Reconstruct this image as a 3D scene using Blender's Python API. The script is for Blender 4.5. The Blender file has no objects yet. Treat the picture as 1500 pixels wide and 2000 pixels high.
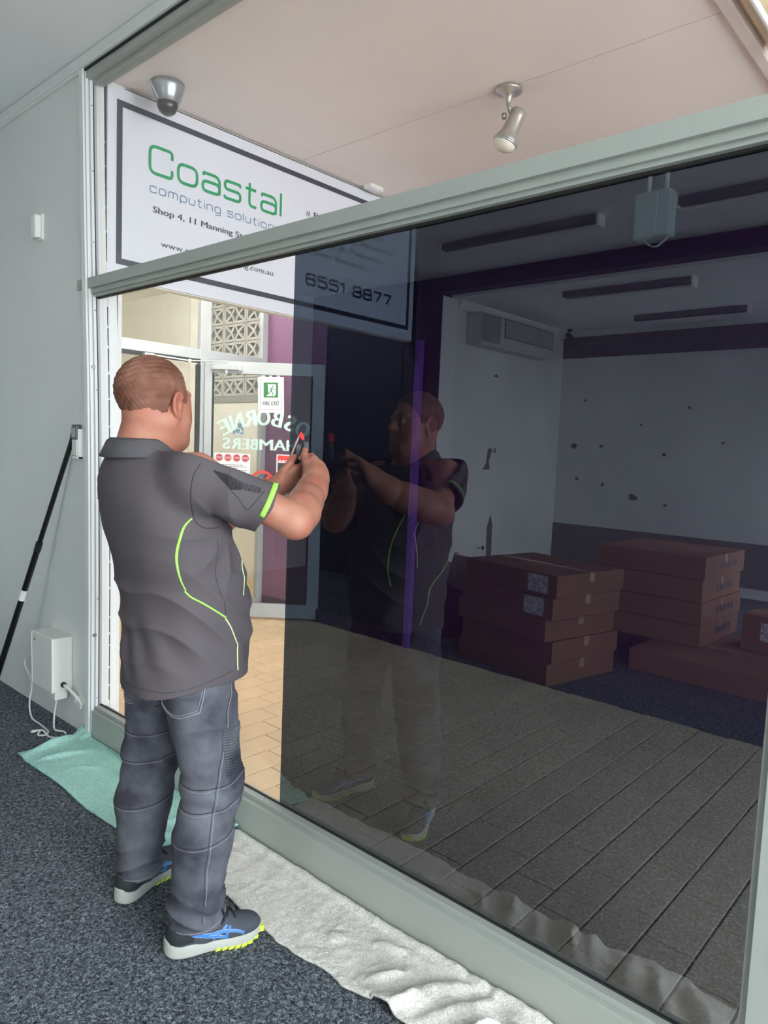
import bpy, bmesh, math, random
import numpy as np
from mathutils import Vector, Matrix
from mathutils.bvhtree import BVHTree

random.seed(7)
SC = bpy.context.scene
COL = SC.collection

# ------------------------------------------------------------------ camera
cam_d = bpy.data.cameras.new('camera')
cam_d.sensor_fit = 'HORIZONTAL'
cam_d.sensor_width = 36.0
cam_d.lens = 36.0 * 1404.12 / 1500.0
cam_d.clip_start = 0.02
cam = bpy.data.objects.new('camera', cam_d)
COL.objects.link(cam)
YAW, PIT, ROL = -0.730297, -0.089232, 0.040486
fw = Vector((math.sin(YAW) * math.cos(PIT), math.cos(YAW) * math.cos(PIT), math.sin(PIT)))
rt = Vector((math.cos(YAW), -math.sin(YAW), 0))
up = rt.cross(fw)
r2 = rt * math.cos(ROL) + up * math.sin(ROL)
u2 = up * math.cos(ROL) - rt * math.sin(ROL)
cam.matrix_world = Matrix(((r2.x, u2.x, -fw.x, 0), (r2.y, u2.y, -fw.y, -1.64), (r2.z, u2.z, -fw.z, 1.5), (0, 0, 0, 1)))
SC.camera = cam

# ------------------------------------------------------------------ overcast sky, view transform
w = bpy.data.worlds.new('overcast_sky')
SC.world = w
w.use_nodes = True
bgn = w.node_tree.nodes['Background']
bgn.inputs[0].default_value = (0.90, 0.96, 1.0, 1)
bgn.inputs[1].default_value = 1.0
SC.view_settings.view_transform = 'Standard'
SC.view_settings.look = 'None'
SC.view_settings.gamma = 1.0
SC.view_settings.use_curve_mapping = False
SC.view_settings.exposure = 3.55
try:
    SC.cycles.max_bounces = 10
    SC.cycles.diffuse_bounces = 6
    SC.cycles.glossy_bounces = 4
    SC.cycles.transparent_max_bounces = 16
    SC.cycles.caustics_reflective = False
    SC.cycles.caustics_refractive = False
    SC.cycles.sample_clamp_indirect = 6.0
    SC.cycles.use_denoising = True
except Exception:
    pass


def portal(c, n, w_, h_):
    d = bpy.data.lights.new('portal', 'AREA')
    d.shape = 'RECTANGLE'
    d.size = w_
    d.size_y = h_
    d.cycles.is_portal = True
    o = bpy.data.objects.new('portal', d)
    COL.objects.link(o)
    z = -Vector(n)                  # an area light shines along its local -Z
    yy = Vector((0, 0, 1))
    xx = yy.cross(z)
    m = Matrix((xx, yy, z)).transposed().to_4x4()
    m.translation = c
    o.matrix_world = m


portal((1.82, -1.3, 1.6), (-1, 0, 0), 2.4, 3.08)
portal((-0.46, -5.6, 1.35), (-1, 0, 0), 2.2, 2.2)
portal((1.82, 1.35, 1.6), (-1, 0, 0), 2.3, 3.2)

# ------------------------------------------------------------------ helpers


def S(r, g, b):
    f = lambda c: (c / 255 / 12.92) if c <= 10.3 else ((c / 255 + 0.055) / 1.055) ** 2.4
    return (f(r), f(g), f(b), 1.0)


def material(name, col, rough=0.5, metal=0.0, spec=0.5, var=None, bump=None, col2=None, rnd=0.0, tr=None, coords='Object'):
    m = bpy.data.materials.new(name)
    m.use_nodes = True
    nt = m.node_tree
    b = nt.nodes['Principled BSDF']
    b.inputs['Base Color'].default_value = col
    b.inputs['Roughness'].default_value = rough
    b.inputs['Metallic'].default_value = metal
    b.inputs['Specular IOR Level'].default_value = spec
    tc = nt.nodes.new('ShaderNodeTexCoord')
    src = tc.outputs[coords]
    last = None
    if var or col2 or rnd:
        rgb = nt.nodes.new('ShaderNodeRGB')
        rgb.outputs[0].default_value = col
        last = rgb.outputs[0]
    if var:
        sc, amt = var[0], var[1]
        n = nt.nodes.new('ShaderNodeTexNoise')
        n.inputs['Scale'].default_value = sc
        n.inputs['Detail'].default_value = 6
        nt.links.new(src, n.inputs['Vector'])
        mp = nt.nodes.new('ShaderNodeMapRange')
        mp.inputs['From Min'].default_value = var[2] if len(var) > 2 else 0.3
        mp.inputs['From Max'].default_value = var[3] if len(var) > 3 else 0.7
        nt.links.new(n.outputs['Fac'], mp.inputs['Value'])
        mx = nt.nodes.new('ShaderNodeMix')
        mx.data_type = 'RGBA'
        nt.links.new(mp.outputs[0], mx.inputs[0])
        nt.links.new(last, mx.inputs[6])
        c2 = col2 or tuple(c * (1 - amt) for c in col[:3]) + (1,)
        mx.inputs[7].default_value = c2
        last = mx.outputs[2]
    if rnd:
        oi = nt.nodes.new('ShaderNodeObjectInfo')
        hs = nt.nodes.new('ShaderNodeHueSaturation')
        mp = nt.nodes.new('ShaderNodeMapRange')
        mp.inputs['To Min'].default_value = 1 - rnd
        mp.inputs['To Max'].default_value = 1 + rnd
        nt.links.new(oi.outputs['Random'], mp.inputs['Value'])
        nt.links.new(mp.outputs[0], hs.inputs['Value'])
        nt.links.new(last, hs.inputs['Color'])
        last = hs.outputs[0]
    if last is not None:
        nt.links.new(last, b.inputs['Base Color'])
    if bump:
        n = nt.nodes.new('ShaderNodeTexNoise')
        n.inputs['Scale'].default_value = bump[0]
        n.inputs['Detail'].default_value = 5
        nt.links.new(src, n.inputs['Vector'])
        bp = nt.nodes.new('ShaderNodeBump')
        bp.inputs['Strength'].default_value = bump[1]
        bp.inputs['Distance'].default_value = bump[2] if len(bump) > 2 else 0.005
        nt.links.new(n.outputs['Fac'], bp.inputs['Height'])
        nt.links.new(bp.outputs[0], b.inputs['Normal'])
    return m


def tag(o, label=None, cat=None, group=None, kind=None):
    if label:
        o['label'] = label
    if cat:
        o['category'] = cat
    if group:
        o['group'] = group
    if kind:
        o['kind'] = kind
    return o


def link(name, mesh, parent=None):
    o = bpy.data.objects.new(name, mesh)
    COL.objects.link(o)
    if parent is not None:
        o.parent = parent
        o.matrix_parent_inverse = parent.matrix_basis.inverted()
    return o


def empty(name, loc, label=None, cat=None, group=None, rz=0.0, kind=None):
    o = bpy.data.objects.new(name, None)
    o.empty_display_size = 0.05
    o.location = loc
    o.rotation_euler = (0, 0, rz)
    COL.objects.link(o)
    bpy.context.view_layer.update()
    return tag(o, label, cat, group, kind)


class MB:
    """collects world-space geometry for ONE object"""

    def __init__(s, M=None):
        s.v = []
        s.f = []
        s.M = M

    def add(s, vs, fs):
        k = len(s.v)
        if s.M is not None:
            vs = [tuple(s.M @ Vector(p)) for p in vs]
        s.v.extend([tuple(p) for p in vs])
        s.f.extend([tuple(i + k for i in f) for f in fs])
        return s

    def box(s, x0, x1, y0, y1, z0, z1):
        vs = [(x0, y0, z0), (x1, y0, z0), (x1, y1, z0), (x0, y1, z0), (x0, y0, z1), (x1, y0, z1), (x1, y1, z1), (x0, y1, z1)]
        return s.add(vs, [(3, 2, 1, 0), (4, 5, 6, 7), (0, 1, 5, 4), (1, 2, 6, 5), (2, 3, 7, 6), (3, 0, 4, 7)])

    def prism(s, poly, h0, h1, axes='xy'):
        """poly (list of 2D points, CCW) extruded along the third axis"""
        n = len(poly)
        def P(a, b, c):
            return {'xy': (a, b, c), 'xz': (a, c, b), 'yz': (c, a, b)}[axes]
        vs = [P(a, b, h0) for a, b in poly] + [P(a, b, h1) for a, b in poly]
        fs = [tuple(range(n))[::-1], tuple(range(n, 2 * n))] + [(i, (i + 1) % n, n + (i + 1) % n, n + i) for i in range(n)]
        return s.add(vs, fs)

    def tube(s, pts, r, n=10, cap=True, closed=False):
        pts = [Vector(p) for p in pts]
        rs = r if isinstance(r, (list, tuple)) else [r] * len(pts)
        m = len(pts)
        ref = None
        rings = []
        for i, p in enumerate(pts):
            if closed:
                t = pts[(i + 1) % m] - pts[i - 1]
            else:
                t = pts[min(i + 1, m - 1)] - pts[max(i - 1, 0)]
            t.normalize()
            if ref is None:
                ref = t.orthogonal().normalized()
            ref = (ref - t * ref.dot(t)).normalized()
            b = t.cross(ref)
            rings.append([p + (ref * math.cos(2 * math.pi * k / n) + b * math.sin(2 * math.pi * k / n)) * rs[i] for k in range(n)])
        vs = [q for rg in rings for q in rg]
        fs = []
        for i in range(m if closed else m - 1):
            a, b2 = i * n, ((i + 1) % m) * n
            for k in range(n):
                fs.append((a + k, a + (k + 1) % n, b2 + (k + 1) % n, b2 + k))
        if cap and not closed:
            fs.append(tuple(range(n))[::-1])
            fs.append(tuple(range((m - 1) * n, m * n)))
        return s.add(vs, fs)

    def lathe(s, prof, c=(0, 0, 0), axis=(0, 0, 1), n=24):
        """prof: (radius, height) from bottom to top about an axis through c"""
        ax = Vector(axis).normalized()
        e1 = ax.orthogonal().normalized()
        e2 = ax.cross(e1)
        c = Vector(c)
        vs = []
        for r, h in prof:
            for k in range(n):
                a = 2 * math.pi * k / n
                vs.append(c + ax * h + (e1 * math.cos(a) + e2 * math.sin(a)) * max(r, 1e-5))
        fs = []
        for i in range(len(prof) - 1):
            for k in range(n):
                fs.append((i * n + k, i * n + (k + 1) % n, (i + 1) * n + (k + 1) % n, (i + 1) * n + k))
        fs.append(tuple(range(n))[::-1])
        fs.append(tuple(range((len(prof) - 1) * n, len(prof) * n)))
        return s.add(vs, fs)

    def mesh(s, name, mat, smooth=False):
        me = bpy.data.meshes.new(name)
        me.from_pydata(s.v, [], s.f)
        me.materials.append(mat)
        if smooth:
            me.polygons.foreach_set('use_smooth', [True] * len(me.polygons))
        me.update()
        return me

    def build(s, name, mat, parent=None, bevel=0.0, smooth=False, seg=2, auto=False):
        me = s.mesh(name, mat, smooth)
        if auto:
            me.polygons.foreach_set('use_smooth', [True] * len(me.polygons))
            me.set_sharp_from_angle(angle=math.radians(38))
        o = link(name, me)
        if parent is not None:
            o.parent = parent
            o.matrix_parent_inverse = parent.matrix_world.inverted()
        if bevel:
            b = o.modifiers.new('bevel', 'BEVEL')
            b.width = bevel
            b.segments = seg
            b.limit_method = 'ANGLE'
        return o


def copy_thing(src, deep=True):
    c = src.copy()
    COL.objects.link(c)
    if deep:
        for ch in list(src.children):
            d = copy_thing(ch)
            d.parent = c
    return c


def fillet(pts, r, closed=False, n=5):
    out = []
    m = len(pts)
    for i, p in enumerate(pts):
        p = Vector(p)
        if not closed and i in (0, m - 1):
            out.append(p)
            continue
        a = Vector(pts[i - 1])
        b = Vector(pts[(i + 1) % m])
        da, db = a - p, b - p
        rr = min(r, da.length * 0.5, db.length * 0.5)
        if rr < 1e-6:
            out.append(p)
            continue
        p0 = p + da.normalized() * rr
        p1 = p + db.normalized() * rr
        for k in range(n + 1):
            t = k / n
            out.append(p0 * (1 - t) ** 2 + p * 2 * t * (1 - t) + p1 * t * t)
    return out
# ------------------------------------------------------------------ materials of the setting
m_wall = material('painted_wall', S(224, 228, 225), 0.6, var=(1.5, 0.06), bump=(60, 0.06, 0.002))
m_roomwall = material('back_room_wall', S(226, 230, 227), 0.7, var=(1.2, 0.14), bump=(40, 0.1, 0.003))
m_ceil = material('painted_ceiling', S(244, 246, 247), 0.7, var=(0.8, 0.05))
m_arcceil = material('arcade_ceiling_paint', S(250, 239, 235), 0.55, var=(0.9, 0.08), bump=(25, 0.05, 0.003))
m_alu = material('powder_coated_aluminium', S(168, 173, 166), 0.38, 0.0, var=(6, 0.05), bump=(90, 0.05, 0.001))
m_aluw = material('white_aluminium', S(228, 231, 230), 0.35, var=(5, 0.05))
m_silver = material('silver_aluminium', S(178, 183, 188), 0.4, 0.0, var=(7, 0.04))
m_white = material('white_paint', S(238, 239, 238), 0.45, var=(4, 0.04))
m_purple = material('purple_wall_paint', S(128, 84, 122), 0.5, var=(1.3, 0.08), bump=(50, 0.06, 0.003))
m_violet = material('daylit_violet_trim', S(150, 84, 190), 0.5, var=(3, 0.08))
m_indigo = material('dark_indigo_paint', S(22, 16, 34), 0.6, var=(2, 0.1))
m_cream = material('cream_render', S(238, 237, 230), 0.7, var=(1.6, 0.08), bump=(30, 0.1, 0.004))
m_grey = material('grey_render', S(150, 152, 150), 0.7, var=(3, 0.1))
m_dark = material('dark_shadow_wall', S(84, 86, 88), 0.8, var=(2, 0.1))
m_block = material('pale_concrete_block', S(192, 192, 186), 0.8, var=(12, 0.1), bump=(60, 0.15, 0.003))
m_tile = material('terracotta_tile', S(230, 199, 160), 0.5, var=(7, 0.12), bump=(30, 0.15, 0.002), rnd=0.06)
m_grout = material('tile_grout', S(70, 57, 45), 0.9, var=(20, 0.2))
m_screw = material('screw_steel', S(120, 120, 120), 0.35, 0.8, var=(30, 0.1))
m_black = material('black_plastic', S(22, 22, 24), 0.35, var=(12, 0.1))
m_gap = material('dark_rubber_seal', S(40, 40, 40), 0.7, var=(12, 0.1))
m_concrete = material('street_concrete', S(205, 204, 200), 0.9, var=(1.5, 0.15))


def carpet_material():
    m = bpy.data.materials.new('loop_carpet')
    m.use_nodes = True
    nt = m.node_tree
    b = nt.nodes['Principled BSDF']
    b.inputs['Roughness'].default_value = 0.95
    b.inputs['Specular IOR Level'].default_value = 0.15
    tc = nt.nodes.new('ShaderNodeTexCoord')
    n1 = nt.nodes.new('ShaderNodeTexNoise')
    n1.inputs['Scale'].default_value = 95
    n1.inputs['Detail'].default_value = 4
    n1.inputs['Roughness'].default_value = 0.7
    n1.inputs['Distortion'].default_value = 1.2
    nt.links.new(tc.outputs['Object'], n1.inputs['Vector'])
    cr = nt.nodes.new('ShaderNodeValToRGB')
    e = cr.color_ramp.elements
    e[0].position, e[0].color = 0.36, S(34, 38, 43)
    e[1].position, e[1].color = 0.68, S(172, 178, 186)
    mid = cr.color_ramp.elements.new(0.5)
    mid.color = S(88, 95, 103)
    nt.links.new(n1.outputs['Fac'], cr.inputs[0])
    nt.links.new(cr.outputs[0], b.inputs['Base Color'])
    bp = nt.nodes.new('ShaderNodeBump')
    bp.inputs['Strength'].default_value = 0.9
    bp.inputs['Distance'].default_value = 0.008
    nt.links.new(n1.outputs['Fac'], bp.inputs['Height'])
    nt.links.new(bp.outputs[0], b.inputs['Normal'])
    return m


m_carpet = carpet_material()


def glass_material(name, tint, r0, gain=1.0):
    """thin pane: tinted see-through plus mirror reflection that grows with the angle (values per face)"""
    m = bpy.data.materials.new(name)
    m.use_nodes = True
    nt = m.node_tree
    nt.nodes.remove(nt.nodes['Principled BSDF'])
    t = nt.nodes.new('ShaderNodeBsdfTransparent')
    t.inputs[0].default_value = tint
    g = nt.nodes.new('ShaderNodeBsdfGlossy')
    g.inputs['Roughness'].default_value = 0.0
    g.inputs[0].default_value = (0.92, 0.96, 1.0, 1)
    lw = nt.nodes.new('ShaderNodeLayerWeight')
    lw.inputs['Blend'].default_value = 0.5
    pw = nt.nodes.new('ShaderNodeMath')
    pw.operation = 'POWER'
    pw.inputs[1].default_value = 5.0
    nt.links.new(lw.outputs['Facing'], pw.inputs[0])
    ma = nt.nodes.new('ShaderNodeMath')
    ma.operation = 'MULTIPLY_ADD'
    ma.use_clamp = True
    ma.inputs[1].default_value = (1 - r0) * gain
    ma.inputs[2].default_value = r0
    nt.links.new(pw.outputs[0], ma.inputs[0])
    mx = nt.nodes.new('ShaderNodeMixShader')
    nt.links.new(ma.outputs[0], mx.inputs[0])
    nt.links.new(t.outputs[0], mx.inputs[1])
    nt.links.new(g.outputs[0], mx.inputs[2])
    nt.links.new(mx.outputs[0], nt.nodes['Material Output'].inputs[0])
    return m


m_glass = glass_material('clear_glass', (0.98, 0.99, 0.985, 1), 0.025)
m_film = glass_material('tinted_window_film', (0.305, 0.345, 0.405, 1), 0.092)

structure = lambda o, label=None: tag(o, label, kind='structure')

def lean(z):
    """the old frame is bowed: its foot stands a little further in than its head"""
    return float(np.interp(z, [0, .75, 1.38, 1.75, 2.236, 2.94, 3.2], [0, 0, -.010, -.021, -.047, -.078, -.085]))


def post(x0, x1, y0, y1, z0, z1, mb=None):
    mb = mb or MB()
    n = 9
    V = []
    for i in range(n + 1):
        z = z0 + (z1 - z0) * i / n
        d = lean(z)
        V += [(x0 + d, y0, z), (x1 + d, y0, z), (x1 + d, y1, z), (x0 + d, y1, z)]
    F = [(3, 2, 1, 0), tuple(range(4 * n, 4 * n + 4))]
    for i in range(n):
        for k in range(4):
            F.append((4 * i + k, 4 * i + (k + 1) % 4, 4 * i + 4 + (k + 1) % 4, 4 * i + 4 + k))
    return mb.add(V, F)


# ------------------------------------------------------------------ room shell
structure(MB().box(-6.6, 1.9, -6.9, 0.0, -0.06, 0.0).build('floor', m_carpet))
structure(MB().box(-6.6, 1.9, -4.38, 0.0, 3.26, 3.34).build('ceiling', m_ceil))
structure(MB().box(-4.8, -0.5, -6.9, -4.38, 3.08, 3.34).build('ceiling', m_ceil))
wfm = MB().box(-6.6, -3.60, 0.0, 0.2, 0, 3.3)
post(-3.60, -3.398, 0.0, 0.0620, 0, 3.2, wfm)
for i_ in list(range(len(wfm.v) - 40, len(wfm.v))):
    if wfm.v[i_][0] < -3.55:
        wfm.v[i_] = (-3.60,) + wfm.v[i_][1:]
wfm.box(-3.60, -3.40, 0.0, 0.0620, 3.2, 3.3).box(-3.60, -3.511, 0.062, 0.2, 0, 3.3)
wf = structure(wfm.build('wall_front', m_wall))
structure(MB().box(-6.7, -6.6, -4.3, 0.2, 0, 3.3).build('wall_left', m_wall))
# cornice along the head of the front wall and window
structure(MB().prism([(0.0, 3.205), (-0.018, 3.205), (-0.022, 3.215), (-0.022, 3.255), (0.0, 3.26)], -6.6, 3.0, 'yz').build('trim_1', m_wall))
structure(MB().prism([(0.0, 3.19), (-0.014, 3.19), (-0.014, 3.207), (0.0, 3.207)], -6.6, -3.48, 'yz').build('trim_2', m_wall))
# partition with a wide opening: dark indigo face, pale reveal
part = structure(MB().box(-6.6, -4.65, -4.38, -4.21, 0, 3.3).box(-4.65, -0.65, -4.38, -4.21, 3.11, 3.3).build('wall_partition', m_indigo))
structure(MB().box(-4.665, -4.645, -4.48, -4.225, 0, 3.08).build('trim_3', m_aluw, None, 0.004))
structure(MB().box(-4.80, -4.65, -6.9, -4.48, 0, 3.1).build('wall_side', m_roomwall))
structure(MB().box(-4.80, -0.5, -7.0, -6.81, 0, 3.1).build('wall_back', m_roomwall))
structure(MB().prism([(-4.65, 2.99), (-4.635, 2.99), (-4.59, 3.055), (-4.59, 3.08), (-4.65, 3.08)], -6.81, -4.48, 'xz').build('trim_4', m_white))
structure(MB().box(-4.65, -0.65, -6.81, -6.80, 2.735, 3.0).build('trim_5', material('unpainted_band', S(98, 100, 98), 0.8, var=(2, 0.15)), None, 0.002))
structure(MB().box(-4.65, -0.65, -6.81, -6.80, 0.12, 0.61).build('trim_6', material('unpainted_dado_band', S(120, 120, 118), 0.8, var=(1.1, 0.3, 0.5, 0.75), col2=S(150, 110, 96)), None, 0.002))
# right side of the shop: street front with one wide opening
structure(MB().box(-0.65, -0.45, -6.9, -6.7, 0, 3.3).box(-0.65, -0.45, -4.5, -4.21, 0, 3.3).box(-0.65, -0.45, -6.7, -4.5, 2.45, 3.3).box(-0.65, -0.45, -6.7, -4.5, 0, 0.25).build('wall_inner', m_roomwall))
structure(MB().box(1.8, 2.0, -4.4, 0.1, 3.15, 3.34).box(1.8, 2.0, -4.4, 0.1, -0.06, 0.05).box(1.8, 2.0, -0.1, 0.1, 0.05, 3.15).box(1.8, 2.0, -4.4, -2.5, 0.05, 3.15).build('wall_right', m_wall))
structure(MB().box(-0.45, 2.0, -4.38, -4.21, 0, 3.26).build('wall_street', m_wall))
structure(MB().box(-0.45, 3.2, -25, -4.4, -0.12, -0.062).box(2.0, 30, -25, 25, -0.12, -0.062).box(1.8, 3.2, 0.1, 25, -0.12, -0.062).build('ground', m_concrete))

# ------------------------------------------------------------------ shop window
win = structure(empty('window_1', (-3.5, 0.05, 0)))
def wpart(mb, name, mat=m_alu, bevel=0.0015):
    return mb.build(name, mat, win, bevel)
GY = 0.055
wpart(post(-3.404, -3.3665, -0.016, -0.006, 0.0, 3.203), 'jamb', m_aluw)
wpart(post(-3.41, -3.373, -0.006, 0.056, 0.0, 3.2), 'jamb', m_silver)
wpart(post(-3.40, -3.366, -0.0015, 0.0135, 0.0, 3.195), 'jamb', m_aluw)
wpart(post(-3.40, -3.366, 0.0215, 0.0350, 0.150, 3.175), 'glazing_bead', m_aluw, 0.001)
wpart(post(-3.40, -3.369, 0.0355, 0.0415, 0.150, 3.175), 'seal', m_gap, 0)
for z in (0.20, 0.70, 1.20, 1.72, 2.10, 2.42, 2.75, 3.05):
    wpart(MB().lathe([(0.0032, 0), (0.0032, 0.0010), (0.002, 0.0016)], (-3.366 + lean(z), 0.0290, z), (1, 0, 0), 8), 'screw', m_screw, 0)
for z in (0.52, 1.83):
    wpart(MB().box(-3.372 + lean(z), -3.363 + lean(z), 0.004, 0.024, z - 0.006, z + 0.006), 'clip', m_screw, 0.001)
wpart(MB().box(-3.47, 3.0, 0.002, 0.10, 3.165, 3.205), 'head_rail')
wpart(MB().box(-3.478, -0.37, 0.034, 0.050, 3.150, 3.166), 'glazing_bead')
wpart(MB().box(-3.5, 3.0, -0.006, 0.002, 3.196, 3.206), 'seal', m_gap, 0)
# transom
wpart(MB().box(-3.522, -0.37, -0.006, 0.036, 2.198, 2.246), 'transom')
wpart(MB().box(-3.50, -0.37, 0.010, 0.086, 2.176, 2.236), 'transom')
wpart(MB().box(-3.478, -0.37, 0.022, 0.050, 2.164, 2.178), 'glazing_bead')
wpart(MB().box(-3.478, -0.37, 0.040, 0.0545, 2.157, 2.1645), 'seal', m_gap, 0)
# sill rail
wpart(MB().box(-3.392, -0.37, 0.0, 0.09, 0.0, 0.140), 'sill_rail')
wpart(MB().box(-3.392, -0.37, 0.020, 0.050, 0.140, 0.157), 'glazing_bead')
wpart(MB().box(-3.392, -0.37, 0.0475, 0.0545, 0.157, 0.162), 'seal', m_gap, 0)
# mullion on the right
wpart(MB().box(-0.37, -0.27, 0.0, 0.09, 0, 3.165), 'mullion')
wpart(MB().box(-0.355, -0.285, -0.012, 0.002, 0, 3.165), 'mullion')
wpart(MB().box(-3.478, -0.37, GY, GY + 0.006, 0.150, 2.18), 'glass_pane', m_glass, 0)
wpart(MB().box(-3.478, -0.37, GY, GY + 0.006, 2.23, 3.17), 'glass_pane', m_glass, 0)
win2 = structure(empty('window_2', (1.3, 0.05, 0)))
MB().box(-0.27, 3.0, 0.0, 0.09, 0, 0.15).build('sill_rail', m_alu, win2, 0.002)
MB().box(-0.27, 3.0, 0.0, 0.09, 2.176, 2.246).build('transom', m_alu, win2, 0.002)
MB().box(-0.27, 3.0, GY, GY + 0.006, 0.150, 2.18).build('glass_pane', m_glass, win2)
MB().box(-0.27, 3.0, GY, GY + 0.006, 2.23, 3.17).build('glass_pane', m_glass, win2)
MB().box(2.96, 3.0, 0.0, 0.09, 0.15, 3.165).build('jamb', m_alu, win2, 0.002)
# white reveal outside the window, with the gap of its cover strip
rv = post(-3.56, -3.400, 0.0625, 0.107, 0, 3.22)
post(-3.56, -3.404, 0.107, 0.113, 0, 2.28, rv)
post(-3.56, -3.400, 0.113, 0.160, 0, 2.28, rv)
structure(rv.build('trim_7', m_white, None, 0.001))
structure(MB().box(-3.60, -3.511, 0.09, 0.222, 0, 3.26).build('wall_end', m_white))
gap = MB()
z = 0.16
random.seed(3)
while z < 3.0:
    h = random.uniform(0.05, 0.14)
    z1 = min(z + h, 3.0)
    d = lean((z + z1) / 2)
    if z1 < 2.25 or z > 2.3:
        gap.box(-3.4038 + d, -3.4010 + d, 0.1072, 0.1128, z, z1)
    z += h + random.uniform(0.006, 0.014)
structure(gap.build('trim_8', m_gap))

# ------------------------------------------------------------------ the arcade outside
arc = structure(MB().box(-9.5, 1.8, 0.0, 3.6, -0.06, -0.007).build('floor', m_grout))
structure(MB().box(-5.25, -3.44, 2.5, 2.7, -0.05, 3.3).build('wall_purple', m_purple))
structure(MB().box(-3.44, 1.8, 2.5, 2.7, -0.05, 3.3).build('wall_purple_shaded', material('shaded_purple_paint', S(86, 42, 86), 0.5, var=(1.3, 0.08), bump=(50, 0.06, 0.003))))  # purple wall continued in a darker colour where less light reaches it
structure(MB().box(-5.14, 1.8, 2.478, 2.5, -0.004, 0.11).build('baseboard_purple', material('purple_skirting', S(64, 34, 78), 0.5, var=(3, 0.1)), None, 0.003))
structure(MB().box(-3.43, -3.375, 2.455, 2.5, 0.0, 2.29).build('trim_9', m_violet, None, 0.004))  # brighter violet imitates daylight on the edge of the purple wall
structure(MB().box(-3.575, -3.562, 2.488, 2.5, 0.0, 2.29).build('trim_10', m_purple, None, 0.002))
structure(MB().box(-4.40, -3.46, 2.488, 2.5, 0.11, 3.17).build('trim_18', material('deep_plum_panel', S(44, 34, 60), 0.5, var=(2, 0.1)), None, 0.002))
# ceiling: two sheets with an open joint between them
for k, (ya, yb) in enumerate(((0.05, 1.356), (1.362, 2.5))):
    structure(MB().box(-3.5, -1.03, ya, yb, 3.22, 3.26).build('ceiling', m_arcceil, None, 0.001))
structure(MB().box(-3.5, -1.03, 1.30, 1.42, 3.2605, 3.268).build('trim_19', m_dark))
structure(MB().box(-1.03, 1.8, 0.05, 2.5, 3.235, 3.26).build('ceiling', material('cream_ceiling', S(226, 212, 184), 0.6, var=(2, 0.06))))
structure(MB().box(-5.25, -3.5, 0.1, 2.5, 3.20, 3.26).build('ceiling', m_cream))
structure(MB().box(-9.5, -3.5, 0.05, 3.8, 3.262, 3.30).build('ceiling', m_cream))
structure(MB().box(-2.1, 0.0, 2.482, 2.5, 3.17, 3.22).box(-3.48, -2.1, 2.482, 2.5, 3.17, 3.22).build('trim_11', m_arcceil, None, 0.003))
# two trims along the joint of the ceilings
structure(MB().box(-1.035, -0.985, 0.06, 2.48, 3.195, 3.235).build('trim_12', material('pink_trim', S(228, 214, 208), 0.5, var=(4, 0.06), bump=(18, 0.2, 0.004)), None, 0.006))
# beam that carries the sign
structure(MB().box(-3.56, -3.500, 0.222, 2.5, 2.285, 3.22).build('trim_13', m_cream, None, 0.003))

# floor tiles, each one laid by itself: third-bond rows 0.157 wide
TW, TL = 0.157, 0.320
tm = MB().box(-TW / 2 + 0.0040, TW / 2 - 0.0040, -TL / 2 + 0.0022, TL / 2 - 0.0022, -0.012, 0.0)
bmt = bmesh.new()
tme = tm.mesh('tile', m_tile)
bmt.from_mesh(tme)
bmesh.ops.bevel(bmt, geom=[e for e in bmt.edges if all(v.co.z > -0.001 for v in e.verts)], offset=0.0022, segments=1, affect='EDGES')
bmt.to_mesh(tme)
bmt.free()
tme.update()
rest = MB()
tiles = []
x = -2.509 + TW / 2
rows = range(-18, 15)
for i in rows:
    xc = -2.431 + i * TW + 0.0
    off = (0.444 - (i * 0.107)) % TL
    y = off - TL - TL / 2 + TL
    while y - TL / 2 < 2.5:
        y0, y1 = y - TL / 2, y + TL / 2
        if y1 > 0.12:
            if y0 > 0.06 and y1 < 2.52:
                tiles.append((xc, y))
            else:
                a, b = max(y0, 0.1) + 0.0025, min(y1, 2.49) - 0.0025
                if b - a > 0.02:
                    rest.box(xc - TW / 2 + 0.0025, xc + TW / 2 - 0.0025, a, b, -0.010, 0.0)
        y += TL
tiles.sort(key=lambda p: (p[0] + 0.0) ** 2 + (p[1] + 1.64) ** 2)
for k, (tx, ty) in enumerate(tiles):
    if k < 296 and tx > -5.6:
        o = bpy.data.objects.new('tile', tme)
        o.location = (tx, ty, random.uniform(-0.0007, 0.0004))
        COL.objects.link(o)
        o.parent = arc
    else:
        rest.box(tx - TW / 2 + 0.0025, tx + TW / 2 - 0.0025, ty - TL / 2 + 0.0025, ty + TL / 2 - 0.0025, -0.010, 0.0)
tag(rest.build('cut_tiles', m_tile, arc), kind='stuff')
structure(MB().box(-9.5, -5.25, 0.2, 3.3, -0.004, 0.002).build('floor', m_tile))

# ------------------------------------------------------------------ glazed entrance of the chambers (plane x = -5.2)
EX = -5.18
scr = structure(empty('window_3', (EX, 1.6, 0)))
def ep(y0, y1, z0, z1, name='frame', mat=m_silver, d=0.05, bv=0.003):
    return MB().box(EX - d, EX, y0, y1, z0, z1).build(name, mat, scr, bv)
ep(0.20, 0.26, 0, 3.2)
ep(1.80, 1.90, 0, 3.2)
ep(2.44, 2.5, 0, 3.2)
ep(0.26, 1.80, 2.165, 2.25, 'transom')
ep(1.90, 2.44, 2.165, 2.25, 'transom')
ep(1.90, 2.44, 0.0, 0.085, 'bottom_rail')
ep(0.26, 1.80, 2.135, 2.165, 'door_stop', m_gap, 0.04, 0)
MB().box(EX - 0.030, EX - 0.024, 0.26, 1.80, 2.25, 3.2).build('glass_pane', m_glass, scr)
MB().box(EX - 0.030, EX - 0.024, 1.90, 2.44, 2.25, 3.2).build('glass_pane', m_glass, scr)
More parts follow.
